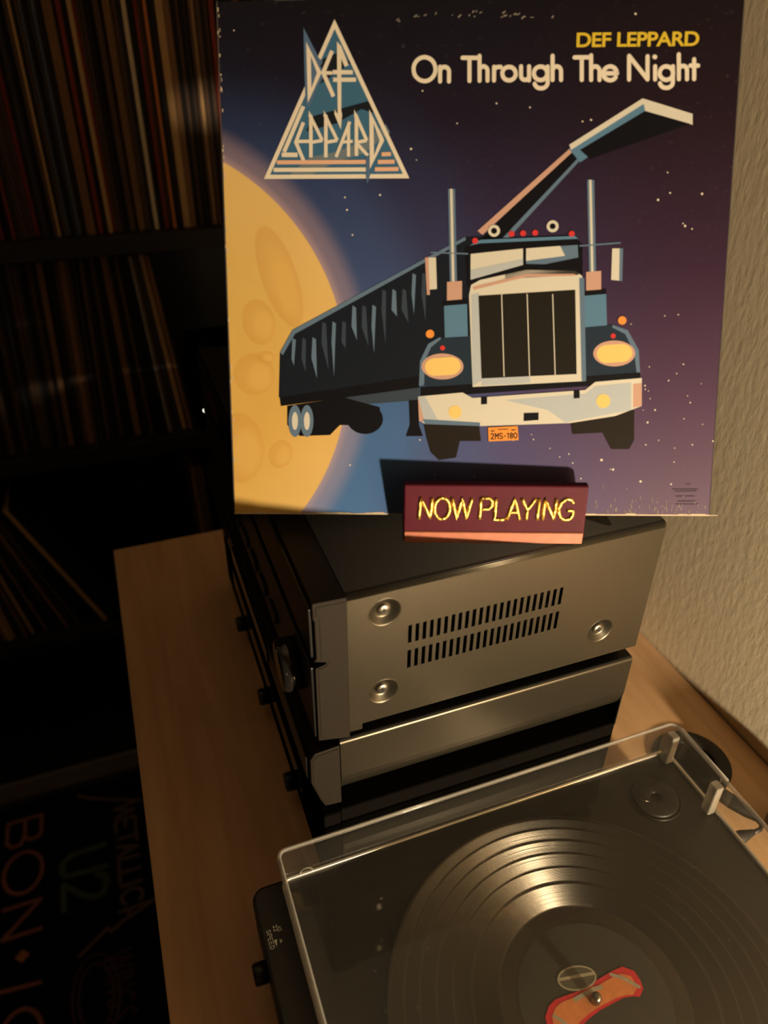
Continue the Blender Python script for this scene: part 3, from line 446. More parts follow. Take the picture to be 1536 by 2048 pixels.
  (0,'orange_ink',7,[(133,117),(132.8,116),(132.2,115.1),(131.4,114.6),(130.3,114.4),(129.3,114.6),(128.4,115.2),(127.8,116),(127.6,117),(127.8,118.1),(128.4,118.9),(129.3,119.5),(130.3,119.7),(131.3,119.5),(132.2,118.9),(132.8,118)]),
  (0,'orange_ink',7,[(254.1,124.7),(253.9,123.7),(253.4,122.9),(252.6,122.3),(251.6,122.1),(250.5,122.3),(249.6,122.9),(249,123.7),(248.8,124.7),(248.9,125.7),(249.5,126.6),(250.3,127.1),(251.3,127.3),(252.3,127.1),(253.2,126.6),(253.8,125.7)]),
  (0,'red_ink',7,[(140,108.2),(139.8,107.4),(139.2,106.9),(138.4,106.6),(137.6,106.9),(137,107.4),(136.8,108.2),(137,109),(137.6,109.6),(138.4,109.8),(139.2,109.6),(139.8,109)]),
  (0,'red_ink',7,[(247.8,115.2),(247.6,114.4),(247.1,113.8),(246.3,113.6),(245.5,113.8),(244.9,114.4),(244.7,115.2),(244.8,116),(245.4,116.5),(246.2,116.7),(247,116.5),(247.6,116)]),
  (0.91,'ink_steel',4,[(130.6,167.1),(153.5,166)]),
  (0.91,'ink_steel',4,[(223.3,170.1),(247.9,171.7)]),
  (0.61,'ink_pale',9,[(175.3,141.2),(178,90.4)]),
  (0.61,'ink_pale',9,[(191.3,141.1),(194.3,90.4)]),
  (0.61,'ink_pale',9,[(207.3,140.9),(210.6,90.3)]),
 ],
 'number_plate': [
  (0,'orange_ink',8,[(168.4,57.5),(187.5,58.4),(188.4,49.3),(169,48.4)]),
  (0.58,'ink_black',9,[(170.5,52.9),(171.1,53.6),(172.1,53.2),(172.1,52.3),(170.5,50),(172.5,50)]),
  (0.58,'ink_black',9,[(173.3,50.1),(173.2,53.7),(174.2,51.7),(175.2,53.7),(175.2,50.1)]),
  (0.58,'ink_black',9,[(177.9,53.4),(176.9,53.8),(176,53.1),(176.3,52.1),(177.6,51.8),(178,50.8),(177,50.2),(176.1,50.5)]),
  (0.58,'ink_black',9,[(178.9,51.9),(179.9,51.9)]),
  (0.58,'ink_black',9,[(181,53.3),(181.6,53.9),(181.7,50.4)]),
  (0.58,'ink_black',9,[(183.6,52.4),(182.6,53),(183.6,54),(184.6,53),(183.6,52.4),(182.7,51.4),(183.7,50.4),(184.6,51.4),(183.6,52.4)]),
  (0.58,'ink_black',9,[(185.3,51.5),(185.2,53.1),(186.2,54.1),(187.2,53.1),(187.2,51.5),(186.3,50.5),(185.3,51.5)]),
  (0.46,'ink_black',9,[(175,56.2),(181.4,56.5)]),
  (0.61,'ink_black',9,[(170.4,55.2),(172.4,55.3)]),
  (0.61,'ink_black',9,[(183.7,55.8),(186,56)]),
 ],
 'printed_stars': [
  (0,'print_cream',0.5,[(118.5,228.4),(118.3,228),(117.8,227.8),(117.3,228),(117,228.5),(117.3,228.9),(117.8,229.1),(118.3,228.9)]),
  (0,'print_cream',0.5,[(121.6,222),(121.4,221.8),(121.2,221.7),(120.9,221.8),(120.8,222),(120.9,222.3),(121.2,222.3),(121.4,222.2)]),
  (0,'print_cream',0.5,[(99.2,201.8),(99,201.3),(98.5,201.2),(98.1,201.3),(97.9,201.8),(98.1,202.2),(98.5,202.4),(99,202.2)]),
  (0,'print_cream',0.5,[(77.2,200.5),(77,200.2),(76.6,200),(76.2,200.2),(76.1,200.6),(76.2,200.9),(76.6,201.1),(77,200.9)]),
  (0,'print_cream',0.5,[(78.5,193.1),(78.3,192.7),(77.8,192.5),(77.3,192.7),(77.2,193.1),(77.4,193.5),(77.8,193.7),(78.3,193.5)]),
  (0,'print_cream',0.5,[(270.6,196.8),(270.4,196.3),(269.9,196.1),(269.4,196.3),(269.2,196.8),(269.3,197.3),(269.8,197.5),(270.4,197.3)]),
  (0,'print_cream',0.5,[(287.9,181.3),(287.7,180.8),(287.2,180.6),(286.7,180.9),(286.5,181.3),(286.7,181.8),(287.2,182),(287.7,181.8)]),
  (0,'print_cream',0.5,[(286.3,182.8),(286.2,182.5),(285.9,182.4),(285.6,182.5),(285.4,182.8),(285.6,183.1),(285.9,183.3),(286.2,183.1)]),
  (0,'print_cream',0.5,[(297,200),(296.9,199.5),(296.4,199.3),(295.9,199.5),(295.6,200),(295.8,200.5),(296.3,200.7),(296.8,200.5)]),
  (0,'print_cream',0.5,[(277.5,200.8),(277.3,200.4),(277,200.3),(276.6,200.4),(276.4,200.8),(276.5,201.2),(276.9,201.3),(277.3,201.1)]),
  (0,'print_cream',0.5,[(251.5,301.9),(251.4,301.5),(250.9,301.3),(250.4,301.5),(250.2,301.9),(250.3,302.4),(250.8,302.6),(251.3,302.4)]),
  (0,'print_cream',0.5,[(170.2,253.7),(170.1,253.4),(169.7,253.2),(169.3,253.4),(169.2,253.7),(169.3,254.1),(169.7,254.2),(170.1,254.1)]),
  (0,'print_cream',0.5,[(243.3,36.4),(243.1,35.8),(242.5,35.5),(241.9,35.8),(241.6,36.4),(241.8,37),(242.4,37.2),(243,37)]),
  (0,'print_cream',0.5,[(250.9,30.2),(250.7,29.6),(250.2,29.4),(249.7,29.6),(249.4,30.2),(249.6,30.7),(250.1,30.9),(250.7,30.7)]),
  (0,'print_cream',0.5,[(269,22.3),(268.8,21.8),(268.3,21.6),(267.8,21.8),(267.5,22.3),(267.7,22.9),(268.2,23.1),(268.8,22.9)]),
  (0,'print_cream',0.5,[(222.5,242.7),(222.4,242.3),(222,242.2),(221.6,242.3),(221.5,242.7),(221.6,243),(222,243.2),(222.4,243)]),
  (0,'print_cream',0.5,[(227.7,243.4),(227.6,243),(227.1,242.9),(226.7,243),(226.5,243.5),(226.6,243.9),(227.1,244),(227.5,243.9)]),
  (0,'print_cream',0.5,[(190.6,251.1),(190.4,250.8),(190.1,250.6),(189.7,250.8),(189.5,251.1),(189.7,251.5),(190,251.6),(190.4,251.5)]),
  (0,'print_cream',0.5,[(275.6,68.6),(275.5,68.2),(275.1,68),(274.7,68.2),(274.5,68.6),(274.7,69),(275.1,69.2),(275.5,69)]),
  (0,'print_cream',0.5,[(271.4,60.6),(271.2,60.2),(270.8,60),(270.3,60.2),(270.1,60.6),(270.3,61.1),(270.7,61.3),(271.2,61.1)]),
  (0,'print_cream',0.5,[(124.8,49.3),(124.6,49),(124.3,48.8),(123.9,49),(123.8,49.3),(123.9,49.7),(124.3,49.8),(124.6,49.7)]),
  (0,'print_cream',0.5,[(292,179.5),(291.9,179.2),(291.6,179.1),(291.3,179.2),(291.1,179.5),(291.2,179.8),(291.5,180),(291.9,179.8)]),
  (0,'print_cream',0.5,[(275.2,212.7),(275.1,212.4),(274.8,212.3),(274.4,212.4),(274.3,212.7),(274.4,213),(274.7,213.1),(275,213)]),
  (0,'print_cream',0.5,[(146.3,242.7),(146.2,242.4),(145.9,242.3),(145.6,242.4),(145.4,242.7),(145.6,243),(145.9,243.1),(146.2,243)]),
  (0,'print_cream',0.5,[(78.7,32.8),(78.6,32.4),(78.1,32.2),(77.7,32.4),(77.6,32.8),(77.7,33.2),(78.2,33.4),(78.6,33.2)]),
  (0,'print_cream',0.5,[(81.7,178.1),(81.5,177.7),(81.1,177.6),(80.7,177.7),(80.6,178.1),(80.7,178.5),(81.1,178.6),(81.5,178.5)]),
  (0,'print_cream',0.5,[(125.2,261.5),(125,261.2),(124.7,261.1),(124.3,261.2),(124.1,261.6),(124.3,261.9),(124.7,262.1),(125,261.9)]),
  (0,'print_cream',0.5,[(10.4,297.6),(10.3,297.3),(10,297.2),(9.7,297.4),(9.5,297.6),(9.7,297.9),(10,298),(10.3,297.9)]),
  (0,'print_cream',0.5,[(289.3,44.2),(289.2,43.9),(289,43.8),(288.7,43.9),(288.6,44.2),(288.7,44.4),(288.9,44.5),(289.2,44.4)]),
  (0,'print_cream',0.5,[(288.5,20.7),(288.4,20.3),(288,20.1),(287.6,20.3),(287.5,20.7),(287.6,21),(288,21.2),(288.4,21)]),
  (0,'print_cream',0.5,[(261.6,106.2),(261.5,106),(261.3,105.9),(261.1,106),(261,106.2),(261.1,106.4),(261.3,106.5),(261.5,106.4)]),
  (0,'print_cream',0.5,[(278.3,127.4),(278.2,127.2),(277.9,127),(277.6,127.2),(277.5,127.4),(277.6,127.7),(277.9,127.8),(278.1,127.7)]),
  (0,'print_cream',0.5,[(291.8,97.4),(291.7,97.1),(291.4,96.9),(291,97.1),(290.9,97.4),(291,97.7),(291.3,97.9),(291.6,97.7)]),
  (0,'print_cream',0.5,[(286.6,128.1),(286.5,127.8),(286.2,127.7),(285.9,127.8),(285.8,128.1),(285.9,128.4),(286.2,128.5),(286.5,128.4)]),
  (0,'print_cream',0.5,[(270.6,80.7),(270.5,80.5),(270.2,80.4),(270,80.5),(269.9,80.7),(269.9,81),(270.2,81.1),(270.4,81)]),
  (0,'print_cream',0.5,[(295.4,77.5),(295.3,77.3),(295.1,77.2),(294.8,77.3),(294.7,77.5),(294.8,77.8),(295,77.9),(295.3,77.8)]),
  (0,'print_cream',0.5,[(289.5,35),(289.4,34.8),(289.1,34.6),(288.9,34.8),(288.7,35),(288.8,35.3),(289.1,35.4),(289.4,35.3)]),
  (0,'print_cream',0.5,[(268.4,84.1),(268.3,83.7),(267.9,83.5),(267.5,83.7),(267.4,84.1),(267.5,84.4),(267.9,84.6),(268.3,84.4)]),
  (0,'print_cream',0.5,[(313.5,48.7),(313.4,48.3),(313,48.1),(312.6,48.3),(312.5,48.7),(312.6,49),(313,49.2),(313.4,49)]),
  (0,'print_cream',0.5,[(303.5,85.2),(303.4,85),(303.2,84.9),(303,85),(302.9,85.2),(303,85.4),(303.2,85.5),(303.4,85.4)]),
  (0,'print_cream',0.5,[(294.1,63),(294,62.7),(293.7,62.6),(293.4,62.7),(293.3,63),(293.4,63.3),(293.7,63.4),(293.9,63.3)]),
  (0,'print_cream',0.5,[(268.6,81.8),(268.5,81.5),(268.2,81.4),(267.9,81.5),(267.8,81.8),(267.9,82.1),(268.2,82.2),(268.5,82.1)]),
  (0,'print_cream',0.5,[(270.4,95.8),(270.3,95.6),(270,95.4),(269.7,95.6),(269.6,95.8),(269.7,96.1),(269.9,96.2),(270.2,96.1)]),
  (0,'print_cream',0.5,[(306.1,59.4),(306,59.2),(305.7,59.1),(305.5,59.2),(305.3,59.4),(305.4,59.7),(305.7,59.8),(305.9,59.7)]),
  (0,'print_cream',0.5,[(271.9,75.8),(271.8,75.6),(271.6,75.5),(271.3,75.6),(271.2,75.8),(271.3,76.1),(271.5,76.2),(271.8,76.1)]),
  (0,'print_cream',0.5,[(267.9,68.5),(267.8,68.3),(267.6,68.2),(267.4,68.3),(267.3,68.5),(267.3,68.7),(267.5,68.8),(267.8,68.7)]),
  (0,'print_cream',0.5,[(283.1,87.2),(282.9,86.9),(282.6,86.7),(282.3,86.9),(282.1,87.2),(282.2,87.5),(282.6,87.7),(282.9,87.5)]),
  (0,'print_cream',0.5,[(300.5,46.3),(300.4,46),(300.1,45.8),(299.7,46),(299.6,46.3),(299.7,46.6),(300,46.8),(300.4,46.6)]),
  (0,'print_cream',0.5,[(278.8,49.2),(278.7,48.9),(278.5,48.8),(278.2,48.9),(278.1,49.2),(278.2,49.5),(278.4,49.6),(278.7,49.5)]),
  (0,'print_cream',0.5,[(287.8,91.6),(287.7,91.3),(287.4,91.2),(287.1,91.4),(287,91.6),(287.1,91.9),(287.4,92),(287.6,91.9)]),
  (0,'print_cream',0.5,[(258.4,101.9),(258.3,101.5),(257.9,101.3),(257.5,101.5),(257.3,101.9),(257.5,102.3),(257.9,102.4),(258.3,102.3)]),
  (0,'print_cream',0.5,[(270.9,46.2),(270.8,45.9),(270.4,45.8),(270.1,45.9),(269.9,46.2),(270.1,46.6),(270.4,46.7),(270.7,46.6)]),
  (0,'print_cream',0.5,[(297.5,73.3),(297.4,72.9),(297.1,72.8),(296.8,72.9),(296.6,73.3),(296.7,73.6),(297,73.7),(297.4,73.6)]),
  (0,'print_cream',0.5,[(257.5,122.4),(257.4,122.2),(257.2,122.1),(257,122.2),(256.8,122.4),(256.9,122.7),(257.2,122.8),(257.4,122.7)]),
  (0,'print_cream',0.5,[(144.8,52.6),(144.8,52.4),(144.6,52.3),(144.4,52.4),(144.3,52.6),(144.4,52.8),(144.6,52.9),(144.8,52.8)]),
  (0,'print_cream',0.5,[(198.5,49.7),(198.4,49.4),(198,49.3),(197.7,49.4),(197.6,49.7),(197.7,50.1),(198,50.2),(198.4,50.1)]),
  (0,'print_cream',0.5,[(215.8,38.3),(215.7,38),(215.4,37.8),(215.1,38),(215,38.3),(215.1,38.6),(215.4,38.7),(215.7,38.6)]),
  (0,'print_cream',0.5,[(160.4,25.5),(160.3,25.2),(160,25),(159.7,25.2),(159.5,25.5),(159.6,25.8),(160,25.9),(160.3,25.8)]),
  (0,'print_cream',0.5,[(221.7,40.2),(221.6,39.9),(221.3,39.8),(221,39.9),(220.8,40.2),(220.9,40.6),(221.3,40.7),(221.6,40.6)]),
  (0,'print_cream',0.5,[(224.4,34.4),(224.3,34),(224,33.9),(223.6,34),(223.5,34.4),(223.6,34.7),(223.9,34.8),(224.3,34.7)]),
  (0,'print_cream',0.5,[(209.2,44),(209.1,43.7),(208.9,43.6),(208.6,43.7),(208.5,44),(208.6,44.2),(208.9,44.3),(209.1,44.2)]),
  (0,'print_cream',0.5,[(151,49.6),(150.9,49.3),(150.6,49.2),(150.3,49.3),(150.1,49.6),(150.3,49.9),(150.6,50),(150.9,49.9)]),
  (0,'print_cream',0.5,[(230.1,24.1),(230,23.8),(229.7,23.7),(229.4,23.8),(229.2,24.1),(229.3,24.5),(229.6,24.6),(230,24.5)]),
  (0,'print_cream',0.5,[(197,52.9),(196.9,52.7),(196.7,52.6),(196.4,52.7),(196.3,52.9),(196.4,53.2),(196.6,53.3),(196.9,53.2)]),
  (0,'print_cream',0.5,[(248.7,30.2),(248.6,30),(248.4,29.9),(248.1,30),(248,30.2),(248.1,30.5),(248.4,30.6),(248.6,30.5)]),
  (0,'print_cream',0.5,[(185.3,48.8),(185.3,48.6),(185.1,48.5),(184.9,48.6),(184.8,48.8),(184.9,49),(185.1,49),(185.2,49)]),
  (0,'print_cream',0.5,[(134.7,26.6),(134.6,26.3),(134.3,26.2),(134.1,26.3),(133.9,26.6),(134.1,26.8),(134.3,27),(134.6,26.9)]),
  (0,'print_cream',0.5,[(143.8,42.3),(143.7,42.2),(143.6,42.1),(143.4,42.2),(143.3,42.3),(143.4,42.5),(143.6,42.6),(143.7,42.5)]),
 ],
 'small_print': [
  (0.67,'faint_print',0.6,[(297.7,20.8),(300.2,20.8)]),
  (0.67,'faint_print',0.6,[(289.2,17.5),(305.2,17.5)]),
  (0.67,'faint_print',0.6,[(290.9,16.1),(304.4,16.2)]),
  (0.67,'faint_print',0.6,[(291.7,12.8),(303.3,12.9)]),
  (0.67,'faint_print',0.6,[(293.2,9.5),(304.1,9.6)]),
  (0.67,'faint_print',0.6,[(292,7.6),(306.2,7.6)]),
 ],
 'edge_wear': [
  (0.54,'worn_card',1.2,[(67.1,0.8),(72.9,0.7)]),
  (0.65,'worn_card',1.2,[(87.8,0.7),(93.3,0.7)]),
  (0.34,'worn_card',1.2,[(22.8,0.1),(32.6,0.1)]),
  (0.37,'worn_card',1.2,[(171.2,0.9),(175.3,0.8)]),
  (0.43,'worn_card',1.2,[(218.2,0.9),(220.7,0.9)]),
  (0.58,'worn_card',1.2,[(271.2,0.3),(274.4,0.3)]),
  (0.57,'worn_card',1.2,[(219.1,0.9),(223.9,0.9)]),
  (0.42,'worn_card',1.2,[(228.9,0.2),(234.2,0.1)]),
  (0.63,'worn_card',1.2,[(275.3,0.2),(283.4,0.2)]),
  (0.38,'worn_card',1.2,[(304.1,0.4),(307.9,0.4)]),
  (0.56,'worn_card',1.2,[(260.1,1),(265.8,1)]),
  (0.62,'worn_card',1.2,[(91.6,0.9),(94.4,0.8)]),
  (0.62,'worn_card',1.2,[(69.2,0.9),(73.7,0.8)]),
  (0.5,'worn_card',1.2,[(89.2,0.5),(92,0.4)]),
  (0.59,'worn_card',1.2,[(262.9,0.6),(266.6,0.5)]),
  (0.43,'worn_card',1.2,[(302.2,0.8),(311.5,0.8)]),
  (0.32,'worn_card',1.2,[(220.8,0.9),(223.2,0.8)]),
  (0.49,'worn_card',1.2,[(233.9,0.3),(237.1,0.3)]),
  (0.61,'worn_card',1.2,[(306.1,0.5),(308.6,0.5)]),
  (0.63,'worn_card',1.2,[(151.9,0.1),(157.5,0.1)]),
  (0.5,'worn_card',1.2,[(22.3,0.1),(24.9,0.1)]),
  (0.49,'worn_card',1.2,[(59,0.5),(65.7,0.5)]),
  (0.53,'worn_card',1.2,[(196,0.4),(199.3,0.4)]),
  (0.36,'worn_card',1.2,[(88,0.8),(91.8,0.8)]),
  (0.31,'worn_card',1.2,[(77.7,0.5),(80,0.5)]),
  (0.55,'worn_card',1.2,[(146.5,0.2),(154.8,0.2)]),
  (0.45,'worn_card',1.2,[(182.9,0.7),(185.2,0.7)]),
  (0.52,'worn_card',1.2,[(139.6,0.4),(142.6,0.4)]),
  (0.4,'worn_card',1.2,[(72.9,0.8),(78.2,0.8)]),
  (0.36,'worn_card',1.2,[(293.2,0.3),(300.6,0.3)]),
  (0.32,'worn_card',1.2,[(179.4,0.6),(184.7,0.6)]),
  (0.56,'worn_card',1.2,[(1.7,0.3),(4.3,0.2)]),
  (0.66,'worn_card',1.2,[(94.1,1),(99.9,1)]),
  (0.48,'worn_card',1.2,[(231.7,0.7),(240.4,0.7)]),
  (0.32,'worn_card',1.2,[(55.4,0.9),(64.4,0.9)]),
  (0.55,'worn_card',1.2,[(213.3,0.5),(218.8,0.5)]),
  (0.49,'worn_card',1.2,[(245.4,0.1),(254.2,0.1)]),
  (0.4,'worn_card',1.2,[(290.7,0.2),(299.6,0.2)]),
  (0.57,'worn_card',1.2,[(110.1,0.1),(115.4,0.1)]),
  (0.49,'worn_card',1.2,[(231.6,0.5),(236.8,0.5)]),
  (0.55,'worn_card',1.2,[(92.7,0.9),(101.1,0.9)]),
  (0.64,'worn_card',1.2,[(280.9,0.3),(289.6,0.3)]),
  (0.35,'worn_card',1.2,[(160.4,0.6),(168.4,0.6)]),
  (0.35,'worn_card',1.2,[(55.6,0.6),(58.2,0.5)]),
  (0.55,'worn_card',1.2,[(192.5,0.5),(200.7,0.5)]),
  (0.54,'worn_card',1.2,[(307.5,0.1),(313.9,0.1)]),
  (0.51,'worn_card',1.2,[(205.4,0.6),(214.2,0.6)]),
  (0.56,'worn_card',1.2,[(143.5,0.6),(146.2,0.5)]),
  (0.36,'worn_card',1.2,[(137.2,0.1),(139.2,0.1)]),
  (0.49,'worn_card',1.2,[(67.2,0.2),(73.8,0.2)]),
  (0.63,'worn_card',1.2,[(258.9,0.5),(263.9,0.5)]),
  (0.53,'worn_card',1.2,[(234.5,0.6),(238.5,0.6)]),
  (0.36,'worn_card',1.2,[(293.7,0.8),(299.8,0.8)]),
  (0.42,'worn_card',1.2,[(311.5,0.1),(319.2,0.1)]),
  (0.51,'worn_card',1.2,[(13,0.8),(20.9,0.8)]),
  (0.43,'worn_card',1.2,[(174.4,1),(180.9,1)]),
  (0.46,'worn_card',1.2,[(16.6,0.6),(26.6,0.6)]),
  (0.32,'worn_card',1.2,[(296.2,0.2),(299.1,0.1)]),
  (0.5,'worn_card',1.2,[(61.8,0.8),(68.1,0.7)]),
  (0.45,'worn_card',1.2,[(147.4,0),(157.4,0)]),
  (0.44,'worn_card',1.2,[(1.5,63.5),(1.5,60.7)]),
  (0.44,'worn_card',1.2,[(1.2,190.2),(1.2,188.7)]),
  (0.37,'worn_card',1.2,[(0.8,214.3),(0.8,212.2)]),
  (0.59,'worn_card',1.2,[(1,266.1),(1,264)]),
  (0.64,'worn_card',1.2,[(0.6,230.2),(0.6,228.6)]),
  (0.37,'worn_card',1.2,[(1.4,271.2),(1.4,268.8)]),
  (0.72,'worn_card',1.2,[(0.7,230.1),(0.8,228.4)]),
  (0.7,'worn_card',1.2,[(1.1,97.9),(1.1,95.6)]),
  (0.5,'worn_card',1.2,[(0.4,172.7),(0.4,170.9)]),
  (0.44,'worn_card',1.2,[(1,232.6),(1,230.8)]),
  (0.64,'worn_card',1.2,[(1.4,158),(1.4,155.7)]),
  (0.69,'worn_card',1.2,[(0.9,190.2),(1,188.6)]),
  (0.7,'worn_card',1.2,[(2.1,90.7),(2.1,88.7)]),
  (0.62,'worn_card',1.2,[(1.1,226.2),(1.1,224.4)]),
  (0.4,'worn_card',1.2,[(0.9,215.3),(0.9,213.9)]),
  (0.72,'worn_card',1.2,[(1,273.4),(1.1,272.3)]),
  (0.5,'worn_card',1.2,[(1.1,306.8),(1.1,305.1)]),
  (0.62,'worn_card',1.2,[(0.2,297.5),(0.2,295.6)]),
  (0.5,'worn_card',1.2,[(2.2,52.4),(2.2,50.2)]),
  (0.51,'worn_card',1.2,[(1,182.9),(1,180.3)]),
  (0.62,'worn_card',1.2,[(0.6,127.7),(0.6,125)]),
  (0.37,'worn_card',1.2,[(1.5,38.4),(1.5,35.8)]),
  (0.52,'worn_card',1.2,[(1.9,25.9),(1.9,24.1)]),
  (0.65,'worn_card',1.2,[(0.6,88.5),(0.7,86.6)]),
  (0.51,'worn_card',1.2,[(1.2,294.9),(1.3,293.8)]),
  (0.43,'worn_card',1.2,[(1.4,265),(1.4,262.8)]),
  (0.53,'worn_card',1.2,[(0.7,68.9),(0.7,66.4)]),
  (0.5,'worn_card',1.2,[(1.7,169.8),(1.7,167.8)]),
  (0.67,'worn_card',1.2,[(1.4,253.4),(1.4,251.5)]),
  (0.58,'worn_card',1.2,[(0.7,220.8),(0.7,219.7)]),
  (0.49,'worn_card',1.2,[(0.8,163.5),(0.8,162)]),
  (0.45,'worn_card',1.2,[(0.8,58.8),(0.9,57.4)]),
  (0.67,'worn_card',1.2,[(0.6,310.5),(0.6,308.2)]),
  (0.68,'worn_card',1.2,[(0.9,170.7),(1,168.8)]),
  (0.39,'worn_card',1.2,[(1.4,151.5),(1.4,149)]),
  (0.7,'worn_card',1.2,[(0.8,284.7),(0.8,282.9)]),
  (0.7,'worn_card',1.2,[(1.3,215.1),(1.3,213.1)]),
  (0.37,'worn_card',1.2,[(1.3,298.9),(1.3,296.9)]),
  (0.56,'worn_card',1.2,[(0.9,36.7),(0.9,34.3)]),
  (0.39,'worn_card',1.2,[(0.4,264.5),(0.5,263.4)]),
  (0.65,'worn_print',1.2,[(119.3,302.8),(121,304)]),
  (0.37,'worn_print',1.2,[(171.1,301.7),(172.5,301.7)]),
  (0.52,'worn_print',1.2,[(155,302.2),(156,302.6)]),
  (0.75,'worn_print',1.2,[(145.7,302),(147.5,303.6)]),
  (0.5,'worn_print',1.2,[(180.8,302.6),(182.6,303.7)]),
  (0.37,'worn_print',1.2,[(172.8,302.6),(175.1,302.9)]),
  (0.75,'worn_print',1.2,[(201.5,300.6),(202.5,301.9)]),
  (0.42,'worn_print',1.2,[(108.6,301.2),(110.4,302.3)]),
  (0.75,'worn_print',1.2,[(152.2,302.7),(152.7,303.6)]),
  (0.42,'worn_print',1.2,[(172.6,302.1),(174.7,302.5)]),
  (0.37,'worn_print',1.2,[(188.7,301.2),(190.7,301.3)]),
  (0.71,'worn_print',1.2,[(184,301.3),(185.9,301.9)]),
  (0.31,'worn_print',1.2,[(120.9,303),(122.6,303.1)]),
  (0.49,'worn_print',1.2,[(125.1,303.4),(126.9,304.1)]),
  (0.46,'worn_print',1.2,[(156.2,304.6),(156.9,305.8)]),
  (0.62,'worn_print',1.2,[(109.6,300.8),(111,300.8)]),
  (0.43,'worn_print',1.2,[(132,303.8),(132.8,305.4)]),
  (0.63,'worn_print',1.2,[(183.6,300.3),(184.6,301.9)]),
  (0.64,'worn_print',1.2,[(154.3,304.4),(155.1,305.7)]),
  (0.52,'worn_print',1.2,[(178.7,302.8),(180.5,303.8)]),
  (0.45,'worn_print',1.2,[(158.3,304.2),(160.1,304.9)]),
  (0.47,'worn_print',1.2,[(176.6,301.6),(177.1,302.8)]),
  (0.36,'worn_print',1.2,[(142,303.1),(142.6,303.8)]),
  (0.66,'worn_print',1.2,[(172,303.8),(174,304.9)]),
  (0.35,'worn_print',1.2,[(179.6,302.9),(180.6,303)]),
  (0.5,'worn_print',1.2,[(268.4,6.5),(268.5,4.8)]),
  (0.44,'worn_print',1.2,[(249.7,7.2),(249.8,5.5)]),
  (0.47,'worn_print',1.2,[(262.2,4),(262.3,2.7)]),
  (0.3,'worn_print',1.2,[(305.7,3),(305.8,1.4)]),
  (0.29,'worn_print',1.2,[(265.3,3.4),(265.4,1.2)]),
  (0.48,'worn_print',1.2,[(296.4,13.1),(296.5,12.3)]),
  (0.42,'worn_print',1.2,[(295.9,7.3),(295.9,6.4)]),
  (0.42,'worn_print',1.2,[(292.4,4.8),(292.5,3.1)]),
  (0.52,'worn_print',1.2,[(284.6,5.3),(284.7,4)]),
  (0.26,'worn_print',1.2,[(258.5,3.1),(258.6,0.7)]),
  (0.34,'worn_print',1.2,[(304,9.2),(304.1,7.6)]),
  (0.33,'worn_print',1.2,[(259.4,3.5),(259.5,1.5)]),
  (0.34,'worn_print',1.2,[(261.9,3.7),(262,2.1)]),
  (0.26,'worn_print',1.2,[(251.6,4.7),(251.7,2.5)]),
  (0.34,'worn_print',1.2,[(268.5,13.1),(268.7,10.2)]),
  (0.53,'worn_print',1.2,[(280.3,3.5),(280.5,0.8)]),
  (0.36,'worn_print',1.2,[(262.7,7.9),(262.8,5.7)]),
  (0.27,'worn_print',1.2,[(279.5,5.4),(279.6,4.6)]),
  (0.31,'worn_print',1.2,[(294.1,7.5),(294.3,5)]),
  (0.29,'worn_print',1.2,[(279.9,9.1),(280,8)]),
  (0.33,'worn_print',1.2,[(283.4,3.2),(283.6,0.8)]),
  (0.44,'worn_print',1.2,[(252.9,4.3),(253,2.7)]),
  (0.52,'worn_print',1.2,[(240,9.8),(240.1,7.5)]),
  (0.44,'worn_print',1.2,[(259.6,18.2),(259.6,16.9)]),
  (0.29,'worn_print',1.2,[(285.4,10.4),(285.6,8.1)]),
  (0.47,'worn_print',1.2,[(277,9.6),(277.1,8.8)]),
  (0.29,'worn_print',1.2,[(291.6,3.4),(291.8,0.6)]),
  (0.33,'worn_print',1.2,[(278.6,5.6),(278.7,3.4)]),
  (0.44,'worn_print',1.2,[(300.7,3.6),(300.9,0.8)]),
  (0.4,'worn_print',1.2,[(240.7,7.2),(240.8,4.8)]),
  (0.44,'worn_print',1.2,[(286.2,4.7),(286.3,2.6)]),
  (0.5,'worn_print',1.2,[(250,6.9),(250,5.1)]),
  (0.44,'worn_print',1.2,[(239.5,5.3),(239.6,4.5)]),
  (0.35,'worn_print',1.2,[(289.4,7.3),(289.5,4.7)]),
  (0.25,'worn_print',1.2,[(249.4,6.1),(249.4,4.7)]),
  (0.37,'worn_print',1.2,[(289.1,4.3),(289.2,2.9)]),
  (0.54,'worn_print',1.2,[(306.1,7.4),(306.2,6.5)]),
  (0.53,'worn_print',1.2,[(295.3,5.8),(295.4,3.4)]),
  (0.26,'worn_print',1.2,[(279.7,9.5),(279.8,8)]),
  (0.32,'worn_print',1.2,[(274.6,7.1),(274.8,4.2)]),
  (0.51,'worn_print',1.2,[(310.7,6.5),(310.8,4.5)]),
  (0.5,'worn_print',1.2,[(263.5,10.1),(263.6,8.2)]),
  (0.45,'worn_print',1.2,[(283.1,6.6),(283.2,5.4)]),
  (0.32,'worn_print',1.2,[(285.5,7.5),(285.6,4.9)]),
  (0.51,'worn_print',1.2,[(263.3,6.2),(263.4,4.4)]),
  (0.33,'worn_print',1.2,[(278.1,4.9),(278.3,2.3)]),
  (0.52,'worn_print',1.2,[(293.5,6.8),(293.6,4.8)]),
  (0.28,'worn_print',1.2,[(244.2,19.9),(244.3,17.5)]),
  (0.25,'worn_print',1.2,[(276,12.2),(276.2,9.7)]),
  (0.39,'worn_print',1.2,[(265.6,10.7),(265.7,9)]),
  (0.39,'worn_print',1.2,[(247.8,3.6),(248,0.8)]),
  (0.39,'worn_print',1.2,[(263.1,3),(263.2,0.4)]),
  (0.43,'worn_print',1.2,[(286.1,4.8),(286.2,3.2)]),
